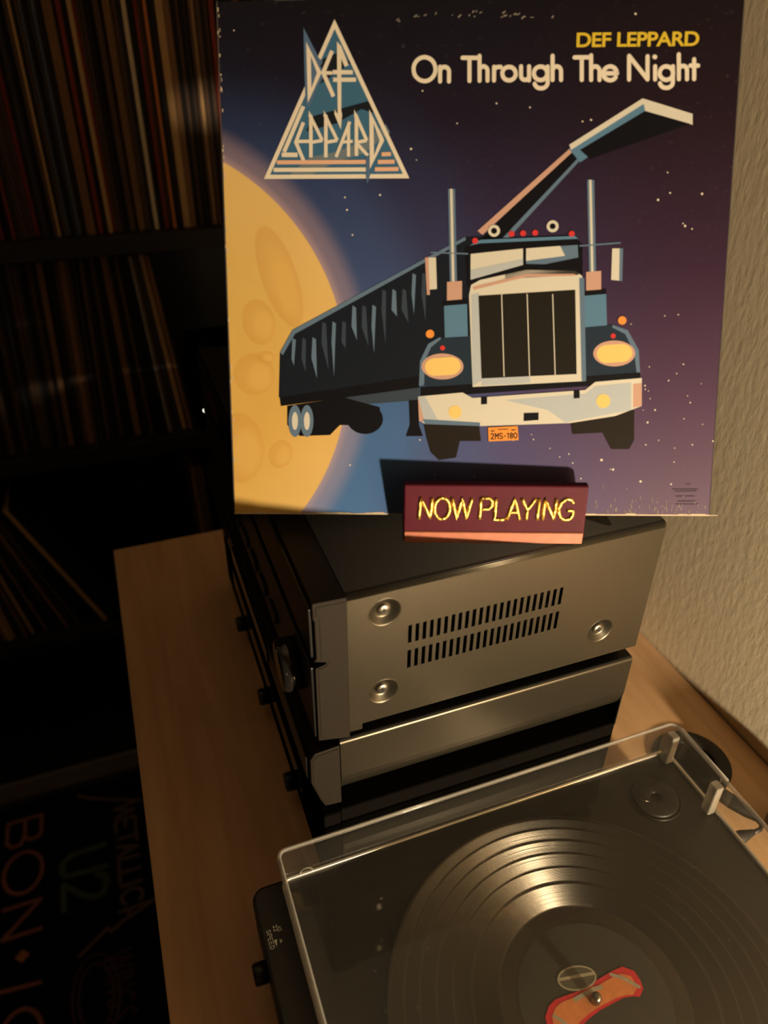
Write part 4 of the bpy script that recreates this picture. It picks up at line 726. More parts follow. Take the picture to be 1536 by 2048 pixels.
  (0.31,'worn_print',1.2,[(252.2,11.5),(252.3,9.1)]),
  (0.55,'worn_print',1.2,[(253.4,5.5),(253.5,2.5)]),
 ],
}
# ------------------------------------------------------------------ the room
WX = 0.516; DESK = H - 0.600; FARY = 0.884
def struct(name, mb, m, **k):
    return tag(mb.build(name, m, **k), kind='structure')
b = MB(); b.box(-2.6, WX + .1, -2.2, 1.75, -0.05, 0); struct('floor', b, M['floor'])
b = MB(); b.box(-2.6, WX + .1, -2.2, 1.75, 2.5, 2.55); struct('ceiling', b, M['ceiling'])
b = MB(); b.box(WX, WX + .1, -2.2, 1.75, 0, 2.5); struct('wall_right', b, M['wall'])
b = MB(); b.box(-2.5, WX, 1.66, 1.75, 0, 2.5); struct('wall_back', b, M['plaster'])
b = MB(); b.box(-2.6, -2.5, -2.2, 1.75, 0, 2.5); struct('wall_left', b, M['plaster'])
b = MB(); b.box(-2.5, WX, -2.2, -2.1, 0, 2.5); struct('wall_front', b, M['plaster'])

# ------------------------------------------------------------------ sideboard
sb0 = (0.23, 0.0, 0.0)
side = thing('sideboard', sb0, 'beech veneer sideboard along the rough beige wall, under the hi-fi and the turntable', 'sideboard')
DX0, DX1, DY0 = -0.0535, WX - 0.0015, -1.0
b = MB(); b.box(DX0, DX1, DY0, FARY, DESK - .022, DESK); b.build('worktop', M['beech'], side, sb0, bevel=.0012)
for y in (DY0 + .002, -.06, FARY - .022):
    b = MB(); b.box(DX0 + .012, DX1 - .004, y, y + .020, .06, DESK - .0225); b.build('side_panel', M['beech'], side, sb0)
b = MB(); b.box(DX1 - .012, DX1 - .005, DY0 + .022, FARY - .024, .08, DESK - .023); b.build('back_panel', M['beech'], side, sb0)
b = MB(); b.box(DX0 + .03, DX1 - .02, DY0 + .01, FARY - .02, 0, .0595); b.build('plinth', M['shelf'], side, sb0)
for y0, y1 in ((DY0 + .024, -.53), (-.526, -.062), (-.038, .41), (.414, FARY - .025)):
    b = MB(); b.box(DX0 + .002, DX0 + .0185 - .007, y0, y1, .065, DESK - .026)
    d = b.build('cabinet_door', M['beech'], side, sb0, bevel=.001)
gc = (0.447, 0.337)
b = MB(); b.lathe([(.0370, .0002), (.0370, .0016), (.0356, .0024), (.0235, .0024), (.0220, .0016), (.0220, .0002)], (*gc, DESK), n=40, cap=False)
g = b.build('cable_grommet', M['rubber'], side, sb0); tag(g, 'black round plastic cable grommet set in the worktop')
b = MB(); b.lathe([(.0221, .0004), (.0221, .0013)], (*gc, DESK), n=32); b.build('grommet_flap', M['blackmatt'], g, sb0)

# ------------------------------------------------------------------ hi-fi stack
SY0, SY1 = 0.330, 0.760
def rect_cells(b, xs, zs, skip, y, mi=0):
    xs = sorted(set(xs)); zs = sorted(set(zs))
    for x0, x1 in zip(xs[:-1], xs[1:]):
        for z0, z1 in zip(zs[:-1], zs[1:]):
            if x1 - x0 < 1e-6 or z1 - z0 < 1e-6: continue
            cx, cz = (x0 + x1) / 2, (z0 + z1) / 2
            if not any(a < cx < c and d < cz < e for a, c, d, e in skip):
                b.face([(x0, y, z0), (x1, y, z0), (x1, y, z1), (x0, y, z1)], mi)
def dish(b, cx, cz, half, y):
    """square patch with a pressed conical recess for a screw"""
    n = 48; rings = []
    def sq(t):
        c, s = math.cos(t), math.sin(t); k = half / max(abs(c), abs(s)); return (cx + c * k, y, cz + s * k)
    T = [2 * PI * i / n + PI / 4 for i in range(n)]
    rings.append([sq(t) for t in T])
    for r, d in ((.0112, 0), (.0104, .0003), (.0094, .0009), (.0066, .0032), (.0058, .0036), (.0052, .0037)):
        rings.append([(cx + r * math.cos(t), y + d, cz + r * math.sin(t)) for t in T])
    vs = [p for r in rings for p in r]; fl_ = [(k, (k + 1) % n, n + (k + 1) % n, n + k) for k in range(n)]
    fs = [(i * n + k, i * n + (k + 1) % n, (i + 1) * n + (k + 1) % n, (i + 1) * n + k) for i in range(len(rings) - 2) for k in range(n)]
    b.mesh(vs[:2 * n], fl_); b.mesh(vs[n:], fs, 0, True); b.face(rings[-1])
def case(b, x0, x1, y0, y1, z0, z1, r):
    """folded sheet cover without its near side: rounded top edges, top, back, far side"""
    k = 5; arc0 = [(y0 + r - r * math.cos(PI / 2 * i / k), z1 - r + r * math.sin(PI / 2 * i / k)) for i in range(k + 1)]
    arc1 = [(y1 - (y - y0), z) for y, z in reversed(arc0)]
    prof = arc0 + arc1 + [(y1, z0)]
    for (ya, za), (yb, zb) in zip(prof[:-1], prof[1:]): b.face([(x0, ya, za), (x1, ya, za), (x1, yb, zb), (x0, yb, zb)], 0, True)
    b.face([(x1, y, z) for y, z in prof] + [(x1, y0, z0)])

# ---- upper component: amplifier with vented side
AZ1, AZ0 = H - 0.2886, H - 0.4035
ab = (0.205, 0.545, AZ0 - .012)
amp = thing('amplifier', ab, 'gunmetal amplifier with vent slots and dished screws in its side, topmost of the stack', 'amplifier')
b = MB()
slots = [(H - .3392, H - .3242), (H - .3616, H - .3458)]; sx = [.1432 + i * (.2548 - .1432) / 22 for i in range(23)]; sw = .0013
screws = [(.1258, H - .3084), (.1254, H - .3780), (.2954, H - .3766)]; hf = .0125
X0, X1 = .1012, .3318
holes = [(x - sw, x + sw, z0, z1) for x in sx for z0, z1 in slots]
patches = [(x - hf, x + hf, z - hf, z + hf) for x, z in screws]
xs = [X0, X1] + [q for x in sx for q in (x - sw, x + sw)] + [q for x, z in screws for q in (x - hf, x + hf)]
zs = [AZ0, AZ1 - .004] + [q for s in slots for q in s] + [q for x, z in screws for q in (z - hf, z + hf)]
rect_cells(b, xs, zs, holes + patches, SY0)
for x, z in screws: dish(b, x, z, hf, SY0)
case(b, X0, X1, SY0, SY1, AZ0, AZ1, .004)
b.face([(X0, SY0, AZ0 - .0052), (.1102, SY0, AZ0 - .0052), (.1102, SY0, AZ0), (X0, SY0, AZ0)])
# the lid skin on the top is black
cover = b.build('cover', [M['amp'], M['amp_top']], amp, ab, solid=.0010)
for p in cover.data.polygons:
    if p.normal.z > .93 or p.normal.z < -.93: p.material_index = 1
    if p.center.z + ab[2] > AZ1 - .0005: p.material_index = 1
b = MB(); b.box(X0 + .004, X1 - .004, SY0 + .010, SY1 - .010, AZ0 - .0100, AZ1 - .006); b.build('chassis', M['blackmatt'], amp, ab)  # black inner block paints the dark behind the slots; base lowered against stray light
for x, z in screws:
    b = MB(); b.lathe([(.0044, .0036), (.0044, .0026), (.0036, .0019), (.0018, .0016), (.0004, .0016)], (x, SY0, z), axis='y', n=24); s = b.build('screw', M['screw'], amp, ab)
    b = MB(); b.box(x - .0022, x + .0022, SY0 + .0011, SY0 + .0019, z - .0005, z + .0005); b.box(x - .0005, x + .0005, SY0 + .0011, SY0 + .0019, z - .0022, z + .0022); b.build('cross_shade', M['screwx'], s, ab)  # black raised bars stand in for the shade inside the cross slot
prof = [(.0797, -.2882), (.1010, -.2890), (.1010, -.4132), (.0789, -.4078), (.0795, -.3408), (.0862, -.3392), (.0868, -.3380), (.0860, -.3372), (.0788, -.3345), (.0806, -.3330), (.0806, -.3015), (.0797, -.3005)]
b = MB(); b.prism([(x, H + z) for x, z in prof], lambda p, a: (p[0], a, p[1]), SY0 - .0006, SY1 + .0004)
b.build('front_bezel', M['bezel'], amp, ab, bevel=.0004)
b = MB(); b.prism([(x, H + z) for x, z in ((.0818, -.2912), (.0998, -.2918), (.0998, -.4105), (.0808, -.4056), (.0814, -.3416), (.0872, -.3402), (.0885, -.3380), (.0872, -.3358), (.0836, -.3344), (.0836, -.3000), (.0818, -.2990))],
                  lambda p, a: (p[0], a, p[1]), SY0 - .0010, SY0 - .00065); b.build('bezel_end_cap', M['bezel'], amp, ab)
b = MB(); b.box(.0776, .0794, SY0 + .002, SY1 - .002, H - .333, H - .294); b.build('upper_front_panel', M['black'], amp, ab, bevel=.0006)
b = MB(); b.box(.0770, .0788, SY0 + .002, SY1 - .002, H - .4062, H - .342); b.build('lower_front_panel', M['black'], amp, ab, bevel=.0006)
b = MB(); b.box(.0764, .0775, .52, .70, H - .328, H - .300); b.build('display_window', M['glass_dark'], amp, ab, bevel=.0004)
b = MB(); b.lathe([(.019, 0), (.019, -.008), (.0175, -.0125), (.0165, -.0130), (.002, -.0130)], (.0769, .372, H - .3735), axis='x', n=40); k = b.build('volume_knob', M['gloss'], amp, ab)
b = MB(); b.box(.0634, .0640, .3715, .3725, H - .370, H - .358); b.build('pointer_mark', M['white_print'], k, ab)
for i in range(6):
    b = MB(); b.box(.0745, .0769, .43 + i * .035, .452 + i * .035, H - .388, H - .379); b.build('push_button', M['black'], amp, ab, bevel=.0006)
for fx, fy in ((.105, .375), (.105, .715), (.30, .375), (.30, .715)):
    b = MB(); b.lathe([(.014, 0), (.015, .003), (.015, .0115)], (fx, fy, H - .4160), n=24); b.build('foot', M['rubber'], amp, ab)

# ---- middle component
MZ1, MZ0 = H - 0.4162, H - 0.4840
mb_ = (0.205, 0.545, MZ0 - .010)
mid = thing('cassette_deck', mb_, 'dark satin steel hi-fi component with a plain side, under the vented amplifier', 'hi-fi unit')
b = MB(); X0, X1 = .0940, .3335; rb = .030
rect_cells(b, [X0, X1], [MZ0 + rb, MZ1 - .003], [], SY0); case(b, X0, X1, SY0, SY1, MZ0 + rb, MZ1, .003)
shade_fold = [(SY0 + rb - rb * math.cos(PI / 2 * i / 10), MZ0 + rb - rb * math.sin(PI / 2 * i / 10)) for i in range(11)] + [(SY1, MZ0)]  # underside curled in so the shape darkens the lower side like shade
for (ya, za), (yb, zb) in zip(shade_fold[:-1], shade_fold[1:]): b.face([(X0, yb, zb), (X1, yb, zb), (X1, ya, za), (X0, ya, za)], 0, True)
b.box(X1 - .0012, X1 - .0001, SY0 + .0004, SY1 - .001, MZ0 - .0095, MZ0 + rb + .004)
cover = b.build('cover', [M['amp_low'], M['amp_top']], mid, mb_)
for p in cover.data.polygons:
    if p.center.z + mb_[2] > MZ1 - .0004: p.material_index = 1
b = MB(); b.prism([(.0752, H - .4206), (.0934, H - .4190), (.0934, H - .4815), (.0810, H - .4800), (.0778, H - .4720), (.0716, H - .4500), (.0722, H - .4255)], lambda p, a: (p[0], a, p[1]), SY0 - .0006, SY1)
b.build('front_bezel', M['bezel'], mid, mb_, bevel=.0008)
b = MB(); b.prism([(.0770, H - .4226), (.0922, H - .4212), (.0922, H - .4770), (.0798, H - .4735), (.0736, H - .4510), (.0740, H - .4268)], lambda p, a: (p[0], a, p[1]), SY0 - .0010, SY0 - .00065); b.build('bezel_end_cap', M['bezel'], mid, mb_)
b = MB(); b.box(.0700, .0714, SY0 + .004, SY1 - .004, H - .449, H - .4265); b.build('front_panel', M['black'], mid, mb_)
b = MB(); b.box(.0686, .0699, .45, .60, H - .446, H - .429); b.build('cassette_door', M['glass_dark'], mid, mb_, bevel=.0005)
for i in range(5):
    b = MB(); b.box(.0682, .0699, .628 + i * .022, .645 + i * .022, H - .440, H - .433); b.build('push_button', M['black'], mid, mb_, bevel=.0005)
for fx, fy in ((.105, .375), (.105, .715), (.30, .375), (.30, .715)):
    b = MB(); b.lathe([(.013, 0), (.014, .003), (.014, .0105)], (fx, fy, MZ0 - .0107), n=24); b.build('foot', M['rubber'], mid, mb_)

# ---- bottom component, in the shade
BZ1, BZ0 = MZ0 - .0108, DESK + .012
bb_ = (0.205, 0.545, DESK + .0003)
low = thing('tuner', bb_, 'black component with three round front knobs, bottom of the stack on the worktop', 'hi-fi unit')
b = MB(); b.box(.0930, .3350, SY0 + .002, SY1, BZ0, BZ1); b.build('cover', M['dull'], low, bb_, bevel=.0015)
b = MB(); b.box(.0795, .0929, SY0 + .001, SY1, BZ0, BZ1 - .001); b.build('front_bezel', M['dull'], low, bb_, bevel=.0015)
for ky in (.430, .537, .652):
    b = MB(); b.lathe([(.0085, 0), (.0085, -.008), (.0075, -.010), (.001, -.010)], (.0795, ky, H - .575), axis='x', n=24); b.build('knob', M['black'], low, bb_)
b = MB(); b.box(.0784, .0794, .40, .70, H - .556, H - .534); b.build('display_window', M['glass_dark'], low, bb_)
for fx, fy in ((.105, .375), (.105, .715), (.30, .375), (.30, .715)):
    b = MB(); b.lathe([(.013, 0), (.014, .003), (.014, .0125)], (fx, fy, DESK + .0003), n=24); b.build('foot', M['rubber'], low, bb_)

# ------------------------------------------------------------------ "now playing" stand
SW = 0.1180; sd = Vector((0.9364, -0.3510, 0)).normalized(); sn = Vector((-sd.y, sd.x, 0))      # along the front, and back from it
so = Vector((0.1535, 0.3708, AZ1))
sign = thing('now_playing_stand', so, 'wine red wooden stand with gold NOW PLAYING letters, holding the record sleeve', 'sign')
def SP(x, d, h): return Vector(sd * x + sn * d + Vector((0, 0, h)))
def sprism(prof, name, m, x0=0, x1=SW, bev=.0012, par=sign):
    b = MB(); b.prism(prof, lambda p, a: SP(a, p[0], p[1]), x0, x1); return b.build(name, m, par, bevel=bev, seg=3)
FD0, FH0, FD1, FH1 = .0, .0085, .0066, .0397          # front face: foot and head
sprism([(-.0004, .0004), (0, .0085), (.0066, .0397), (.0123, .0397), (.0092, .0094), (.038, .0094), (.038, .0004)], 'body', [M['wine']])
sprism([(.0185, .0092), (.0300, .0330), (.036, .0330), (.038, .0092)], 'back_rest', M['wine'], .002, SW - .002)
sprism([(-.0016, .0004), (-.0012, .0080), (-.0004, .0086), (-.0004, .0004)], 'worn_lit_edge', M['rosewood'], .0008, SW - .0008, .0002)
LET = {'N': [[(298, 0), (306, 1), (370, 0), (377, 1)]], 'O': [[(440 + 47 * math.cos(t * PI / 12), .5 + .5 * math.sin(t * PI / 12)) for t in range(25)]], 'W': [[(500, 1), (531, 0), (562, 1), (592, 0), (622, 1)]],
       'P': [[(675, 0), (679, 1), (728, 1), (747, .88), (747, .65), (728, .5), (680, .48)]], 'L': [[(770, 1), (768, 0), (830, 0)]], 'A': [[(845, 0), (885, 1), (925, 0)], [(858, .35), (912, .35)]],
       'Y': [[(930, 1), (968, .45), (1015, 1)], [(968, .45), (966, 0)]], 'I': [[(1037, 1), (1034, 0)]], 'N2': [[(1068, 0), (1072, 1), (1138, 0), (1142, 1)]],
       'G': [[(1250, .8), (1235, .95), (1205, 1), (1178, .85), (1163, .6), (1163, .35), (1180, .1), (1210, 0), (1240, .08), (1252, .25), (1252, .45), (1215, .45)]]}
fl = math.hypot(FD1 - FD0, FH1 - FH0)
def face_pt(zx, yy, out=.0):
    x = (zx / 3.072 + 740 - 806) / 369 * SW; s = .27 + .46 * yy
    return SP(x, FD0 + (FD1 - FD0) * s - out, FH0 + (FH1 - FH0) * s)
for ch, strokes in LET.items():
    b = MB()
    for st in strokes:
        fine = []
        for (a0, b0), (a1, b1) in zip(st[:-1], st[1:]): fine += [(a0 + (a1 - a0) * t / 4, b0 + (b1 - b0) * t / 4) for t in range(4)]
        fine.append(st[-1]); b.tube([face_pt(x, y) for x, y in fine], .00122, n=8)
    b.build('gold_letter', M['gold'], sign)

# ------------------------------------------------------------------ the record sleeve and its print
U = Vector((0.9241901, -0.3810265, 0.0262951)); V = Vector((0.1342733, 0.3885923, 0.9115737)); Nn = U.cross(V)
so2 = Vector((0.0540463, 0.4277489, H - 0.279819))
sleeve = bpy.data.objects.new('record_sleeve', None); C.objects.link(sleeve)
sleeve.matrix_world = Matrix(((U.x, V.x, Nn.x, so2.x), (U.y, V.y, Nn.y, so2.y), (U.z, V.z, Nn.z, so2.z), (0, 0, 0, 1)))
tag(sleeve, 'worn record sleeve printed with a yellow moon and a truck, leaning in the stand', 'record sleeve')
SL = 0.314
def sky_print():
    """the printed picture ground: night blue to violet, a cratered yellow moon at the left edge with a glow round it"""
    m, nt, N, L, P = nodes('printed_night_sky')
    tc = N.new('ShaderNodeTexCoord'); sx = N.new('ShaderNodeSeparateXYZ'); sc = N.new('ShaderNodeVectorMath'); sc.operation = 'SCALE'; sc.inputs['Scale'].default_value = 1000
    L.new(tc.outputs['Object'], sc.inputs[0]); L.new(sc.outputs[0], sx.inputs[0])
    def ramp(src, a, b_, stops, interp='LINEAR'):
        mr = N.new('ShaderNodeMapRange'); mr.inputs['From Min'].default_value = a; mr.inputs['From Max'].default_value = b_; L.new(src, mr.inputs['Value'])
        r = N.new('ShaderNodeValToRGB'); r.color_ramp.interpolation = interp; E = r.color_ramp.elements
        E[0].position, E[0].color = stops[0][0], (*stops[0][1], 1); E[1].position, E[1].color = stops[-1][0], (*stops[-1][1], 1)
        for p, c in stops[1:-1]: e = E.new(p); e.color = (*c, 1)
        L.new(mr.outputs[0], r.inputs['Fac']); return r.outputs['Color']
    def mix(f, a, b_, mode='MIX'):
        x = N.new('ShaderNodeMix'); x.data_type = 'RGBA'; x.blend_type = mode
        if isinstance(f, float): x.inputs[0].default_value = f
        else: L.new(f, x.inputs[0])
        for i, q in ((6, a), (7, b_)):
            if isinstance(q, tuple): x.inputs[i].default_value = (*q, 1)
            else: L.new(q, x.inputs[i])
        return x.outputs[2]
    def dist(cx, cy, sxx=1.0, syy=1.0, rot=0.0):
        mp = N.new('ShaderNodeMapping'); mp.vector_type = 'TEXTURE'; mp.inputs['Location'].default_value = (cx, cy, 0); mp.inputs['Rotation'].default_value = (0, 0, rot); mp.inputs['Scale'].default_value = (sxx, syy, 1e9)
        L.new(sc.outputs[0], mp.inputs['Vector']); l = N.new('ShaderNodeVectorMath'); l.operation = 'LENGTH'; L.new(mp.outputs[0], l.inputs[0]); return l.outputs['Value']
    wide = ramp(sx.outputs['Y'], 0, 314, [(0, (.110, .105, .26)), (.12, (.092, .082, .215)), (.30, (.062, .048, .14)), (.55, (.036, .026, .075)), (.78, (.014, .010, .024)), (1, (.007, .006, .011))])
    plum = ramp(sx.outputs['Y'], 0, 314, [(0, (.135, .085, .15)), (.25, (.085, .042, .092)), (.5, (.042, .018, .046)), (.78, (.018, .008, .015)), (1, (.010, .006, .009))])
    f1 = ramp(sx.outputs['X'], 150, 300, [(0, (0, 0, 0)), (1, (1, 1, 1))], 'EASE')
    col = mix(f1, wide, plum)
    dm = dist(-71.0, 93.0)
    blue = ramp(sx.outputs['Y'], 0, 314, [(0, (.072, .20, .47)), (.25, (.06, .16, .39)), (.45, (.055, .10, .26)), (.7, (.034, .060, .17)), (.88, (.010, .012, .03)), (1, (.008, .008, .016))])
    f2 = ramp(dm, 148, 270, [(0, (1, 1, 1)), (.25, (.85, .85, .85)), (.6, (.25, .25, .25)), (1, (0, 0, 0))], 'EASE')
    col = mix(f2, col, blue)
    f3 = ramp(dm, 147, 168, [(0, (.62, .62, .62)), (.35, (.30, .30, .30)), (1, (0, 0, 0))], 'EASE')
    col = mix(f3, col, (.62, .42, .44))
    # the moon
    mo = ramp(sx.outputs['Y'], 0, 260, [(0, (.84, .50, .115)), (.22, (.74, .42, .085)), (.5, (.75, .48, .13)), (.8, (.76, .52, .165)), (1, (.75, .52, .18))])
    rim = ramp(dm, 95, 148, [(0, (0, 0, 0)), (1, (.55, .55, .55))], 'EASE')
    mo = mix(rim, mo, (.92, .62, .27))
    nz = N.new('ShaderNodeTexNoise'); nz.inputs['Scale'].default_value = 0.02; nz.inputs['Detail'].default_value = 3; L.new(sc.outputs[0], nz.inputs['Vector'])
    mo = mix(0.40, mo, mix(nz.outputs['Fac'], (.64, .40, .09), (.86, .60, .20)))
    for cx, cy, rx, ry, rot in ((34, 153, 12, 34, .32), (20, 125, 11, 15, .2), (16, 92, 14, 14, 0), (5, 44, 17, 24, 0), (32, 40, 8, 10, -.4), (24, 103, 6, 4, 0)):
        d = dist(cx, cy, rx, ry, rot)
        mo = mix(ramp(d, .55, 1.0, [(0, (.30, .30, .30)), (.8, (.46, .46, .46)), (1, (0, 0, 0))]), mo, (.66, .34, .075))
        mo = mix(ramp(dist(cx + rx * .28, cy - ry * .12, rx * .8, ry * .86, rot), .4, 1.0, [(0, (.8, .8, .8)), (1, (0, 0, 0))], 'EASE'), mo, (.80, .50, .14))
    fm = ramp(dm, 147.6, 148.4, [(0, (1, 1, 1)), (1, (0, 0, 0))])
    col = mix(fm, col, mo)
    # rubbing wear, fine speckle
    n2 = N.new('ShaderNodeTexNoise'); n2.inputs['Scale'].default_value = 0.35; n2.inputs['Detail'].default_value = 4; L.new(sc.outputs[0], n2.inputs['Vector'])
    sp = N.new('ShaderNodeMapRange'); sp.inputs['From Min'].default_value = .62; sp.inputs['From Max'].default_value = .85; sp.inputs['To Max'].default_value = .10; L.new(n2.outputs['Fac'], sp.inputs['Value'])
    col = mix(sp.outputs[0], col, (.45, .40, .34))
    col = mix(1.0, col, (.64, .64, .64), 'MULTIPLY')
    L.new(col, P.inputs['Base Color']); P.inputs['Roughness'].default_value = 0.45; P.inputs['Specular IOR Level'].default_value = 0.2
    return m
M['card'] = mat('sleeve_card', (.10, .085, .075), 0.7, noise=.4, nscale=200)
b = MB(); b.box(0, SL, 0, SL, -.0030, -.00015); b.build('card_sleeve', M['card'], sleeve, bevel=.0007)
b = MB(); b.face([(.0005, .0005, 0), (SL - .0005, .0005, 0), (SL - .0005, SL - .0005, 0), (.0005, SL - .0005, 0)]); b.build('printed_front', sky_print(), sleeve)
b = MB(); b.box(.0, SL, -.0003, .0006, -.0026, .00012); b.build('worn_bottom_edge', mat('bare_card_edge', (.45, .36, .26), .8, noise=.5, nscale=160), sleeve)
b = MB(); b.box(-.0003, .0003, 0, SL, -.0026, .00005); edge_m = mat('scuffed_card_edge', (.05, .04, .034), .8, noise=.7, nscale=90); b.build('worn_side_edge', edge_m, sleeve)
b = MB(); b.box(SL - .0003, SL + .0003, 0, SL, -.0026, .00005); b.build('worn_side_edge', edge_m, sleeve)
def put(u, v, z): return (u / 1000, v / 1000, .00010 + z * .00006)
for part, items in ART.items():
    names = []; b = MB()
    for q_, (w, mn, lay, pts) in enumerate(items):
        lay = lay + (q_ % 5) * .18
        if mn not in names: names.append(mn)
        i = names.index(mn)
        if w: b.ribbon(pts, w, put, lay, i, part not in ('band_logo', 'edge_wear'), .09)
        else:
            a = sum(p[0] * q[1] - q[0] * p[1] for p, q in zip(pts, pts[1:] + pts[:1]))
            b.face([put(u, v, lay) for u, v in (pts if a > 0 else pts[::-1])], i)
    o = b.build(part, [M[n] for n in names], sleeve)
    if part in ('edge_wear', 'printed_stars'): o['kind'] = 'stuff'
# the yellow bold line of print
cu = bpy.data.curves.new('artist_lettering', 'FONT'); cu.body = 'DEF LEPPARD'; cu.size = 1; cu.offset = 0.022; cu.space_character = 0.95
to = bpy.data.objects.new('artist_lettering_curve', cu); C.objects.link(to)
me = bpy.data.meshes.new_from_object(to.evaluated_get(bpy.context.evaluated_depsgraph_get())); bpy.data.objects.remove(to)
xs = [v.co.x for v in me.vertices]; ys = [v.co.y for v in me.vertices]
for v in me.vertices:
    fx = (v.co.x - min(xs)) / (max(xs) - min(xs)); fy = (v.co.y - min(ys)) / (max(ys) - min(ys))
    v.co = (.2167 + fx * .0723, .2843 + fy * .0080 - fx * .0006, .00018)
me.materials.append(M['artist_yellow']); o = bpy.data.objects.new('artist_lettering', me); C.objects.link(o); o.parent = sleeve

# ------------------------------------------------------------------ turntable with closed dust cover
PZ = H - 0.546; PX0, PX1, PY0, PY1 = .0185, .3945, -.110, .3255
tb = (0.20, 0.11, DESK + .0003)
tt = thing('turntable', tb, 'black turntable under a clear dust cover, in front of the hi-fi stack', 'turntable')
def rrect(x0, x1, y0, y1, r, n=6):
    out = []
    for cx, cy, a in ((x1 - r, y1 - r, 0), (x0 + r, y1 - r, 90), (x0 + r, y0 + r, 180), (x1 - r, y0 + r, 270)):
        out += [(cx + r * math.cos(math.radians(a + 90 * i / n)), cy + r * math.sin(math.radians(a + 90 * i / n))) for i in range(n + 1)]
    return out
b = MB(); b.prism(rrect(PX0, PX1, PY0, PY1, .010), lambda p, a: (p[0], p[1], a), PZ - .040, PZ); b.build('plinth', M['plinth'], tt, tb, bevel=.0025)
for fx, fy in ((.055, -.07), (.055, .285), (.355, -.07), (.355, .285)):
    b = MB(); b.lathe([(.018, 0), (.020, .004), (.017, .0145)], (fx, fy, DESK + .0003), n=24); b.build('foot', M['rubber'], tt, tb)
RC = (0.2150, 0.1690); RR = .1365; RZ = H - .5375
b = MB(); b.lathe([(RR + .0005, -.0060 + .0002), (RR + .0015, -.0045), (RR + .0010, -.0026), (RR - .004, -.0023)], (*RC, RZ), n=96); b.build('platter', M['platter'], tt, tb)
b = MB(); b.lathe([(.0035, -.003), (.0035, .005), (.0026, .0068), (.0008, .0074)], (*RC, RZ), n=20); b.build('spindle', M['screw'], tt, tb)
b = MB(); b.lathe([(.0215, .0002), (.0215, .0010), (.0205, .0013), (.0200, .0007), (.0196, .0003)], (.3537, .2869, PZ), n=40, cap=False); b.build('adapter_well', M['plinth'], tt, tb)
k = MB(); k.lathe([(.0075, 0), (.0075, -.009), (.0065, -.0105), (.001, -.0105)], (PX0 + .0006, .272, PZ - .014), axis='x', n=24); k.build('speed_knob', M['black'], tt, tb)
# little white control marks: SPEED, 33, 45, a triangle; read facing the front edge
G7 = {'S': [[(1, .85), (.5, 1), (0, .8), (.1, .55), (.9, .45), (1, .2), (.5, 0), (0, .15)]], 'P': [[(0, 0), (0, 1), (.9, 1), (1, .75), (.9, .5), (0, .5)]], 'E': [[(1, 1), (0, 1), (0, 0), (1, 0)], [(0, .5), (.8, .5)]], 'D': [[(0, 0), (0, 1), (.6, 1), (1, .7), (1, .3), (.6, 0), (0, 0)]],
      '3': [[(0, .9), (.5, 1), (1, .8), (.5, .55), (1, .25), (.5, 0), (0, .1)]], '4': [[(.8, 0), (.8, 1), (0, .35), (1, .35)]], '5': [[(1, 1), (.1, 1), (0, .55), (.7, .6), (1, .3), (.7, 0), (0, .1)]]}
def marks(b, text, x, y, w, h, gap, stroke):
    for ch in text:
        for st in G7[ch]: b.ribbon([(q[1] * h + x, y - q[0] * w) for q in st], stroke, lambda u, v, z: (u, v, z), PZ + .0003)
        y -= w + gap
b = MB(); marks(b, 'SPEED', .0232, .2915, .0019, .0030, .0010, .00045); marks(b, '33', .0284, .2935, .0017, .0028, .0008, .0006); marks(b, '45', .0312, .2920, .0015, .0026, .0007, .0004)
b.face([(.0268, .2835, PZ + .0003), (.0290, .2835, PZ + .0003), (.0279, .2785, PZ + .0003)][::-1]); b.ribbon([(.0308, .2825), (.0322, .2815), (.0312, .2800), (.0308, .2812)], .0006, lambda u, v, z: (u, v, z), PZ + .0003)
b.build('control_markings', M['white_print'], tt, tb)
# dust cover
LX0, LX1, LY0, LY1, LZ0, LZ1, TH = .0420, .3932, -.105, .3245, PZ + .0006, H - .508, .003
b = MB()
def shell(x0, x1, y0, y1, z0, z1, r, t):
    o, i = rrect(x0, x1, y0, y1, r), rrect(x0 + t, x1 - t, y0 + t, y1 - t, max(r - t, .001)); n = len(o)
    vs = [(*p, z0) for p in o] + [(*p, z1) for p in o] + [(*p, z0) for p in i] + [(*p, z1 - t) for p in i]
    fs = [(k, (k + 1) % n, n + (k + 1) % n, n + k) for k in range(n)] + [(2 * n + (k + 1) % n, 2 * n + k, 3 * n + k, 3 * n + (k + 1) % n) for k in range(n)] + [(k, 2 * n + k, 2 * n + (k + 1) % n, (k + 1) % n) for k in range(n)]
    fs += [tuple(n + k for k in range(n)), tuple(3 * n + k for k in range(n - 1, -1, -1))]
    return vs, fs, n
vs_, fs_, n_ = shell(LX0, LX1, LY0, LY1, LZ0, LZ1, .006, TH); b.mesh(vs_, fs_)
for k in list(range(n_, 2 * n_)) + [3 * n_ + 1]: b.m[k] = 1
lid = b.build('dust_cover', [M['acrylic'], M['acrylic_in']], tt, tb); tag(lid, 'clear acrylic dust cover, closed')
b = MB(); e = .0017
b.tube([(x, y, LZ1 - .001) for x, y in rrect(LX0, LX1, LY0, LY1, .006)], e, closed=True); b.build('top_rim', M['acrylic_edge'], lid, tb)
b = MB(); b.tube([(x, y, LZ0 + .001) for x, y in rrect(LX0 + .001, LX1 - .001, LY0 + .001, LY1 - .001, .006)], .0018, closed=True); b.build('bottom_rim', M['acrylic_bright'], lid, tb)
for y in (.3155, .2620):
    b = MB(); b.box(LX1 - TH - .0075, LX1 - TH - .0002, y - .0045, y + .0045, LZ0 + .001, LZ1 - TH - .0004); b.build('hinge_rib', M['acrylic_rib'], lid, tb, bevel=.0012)
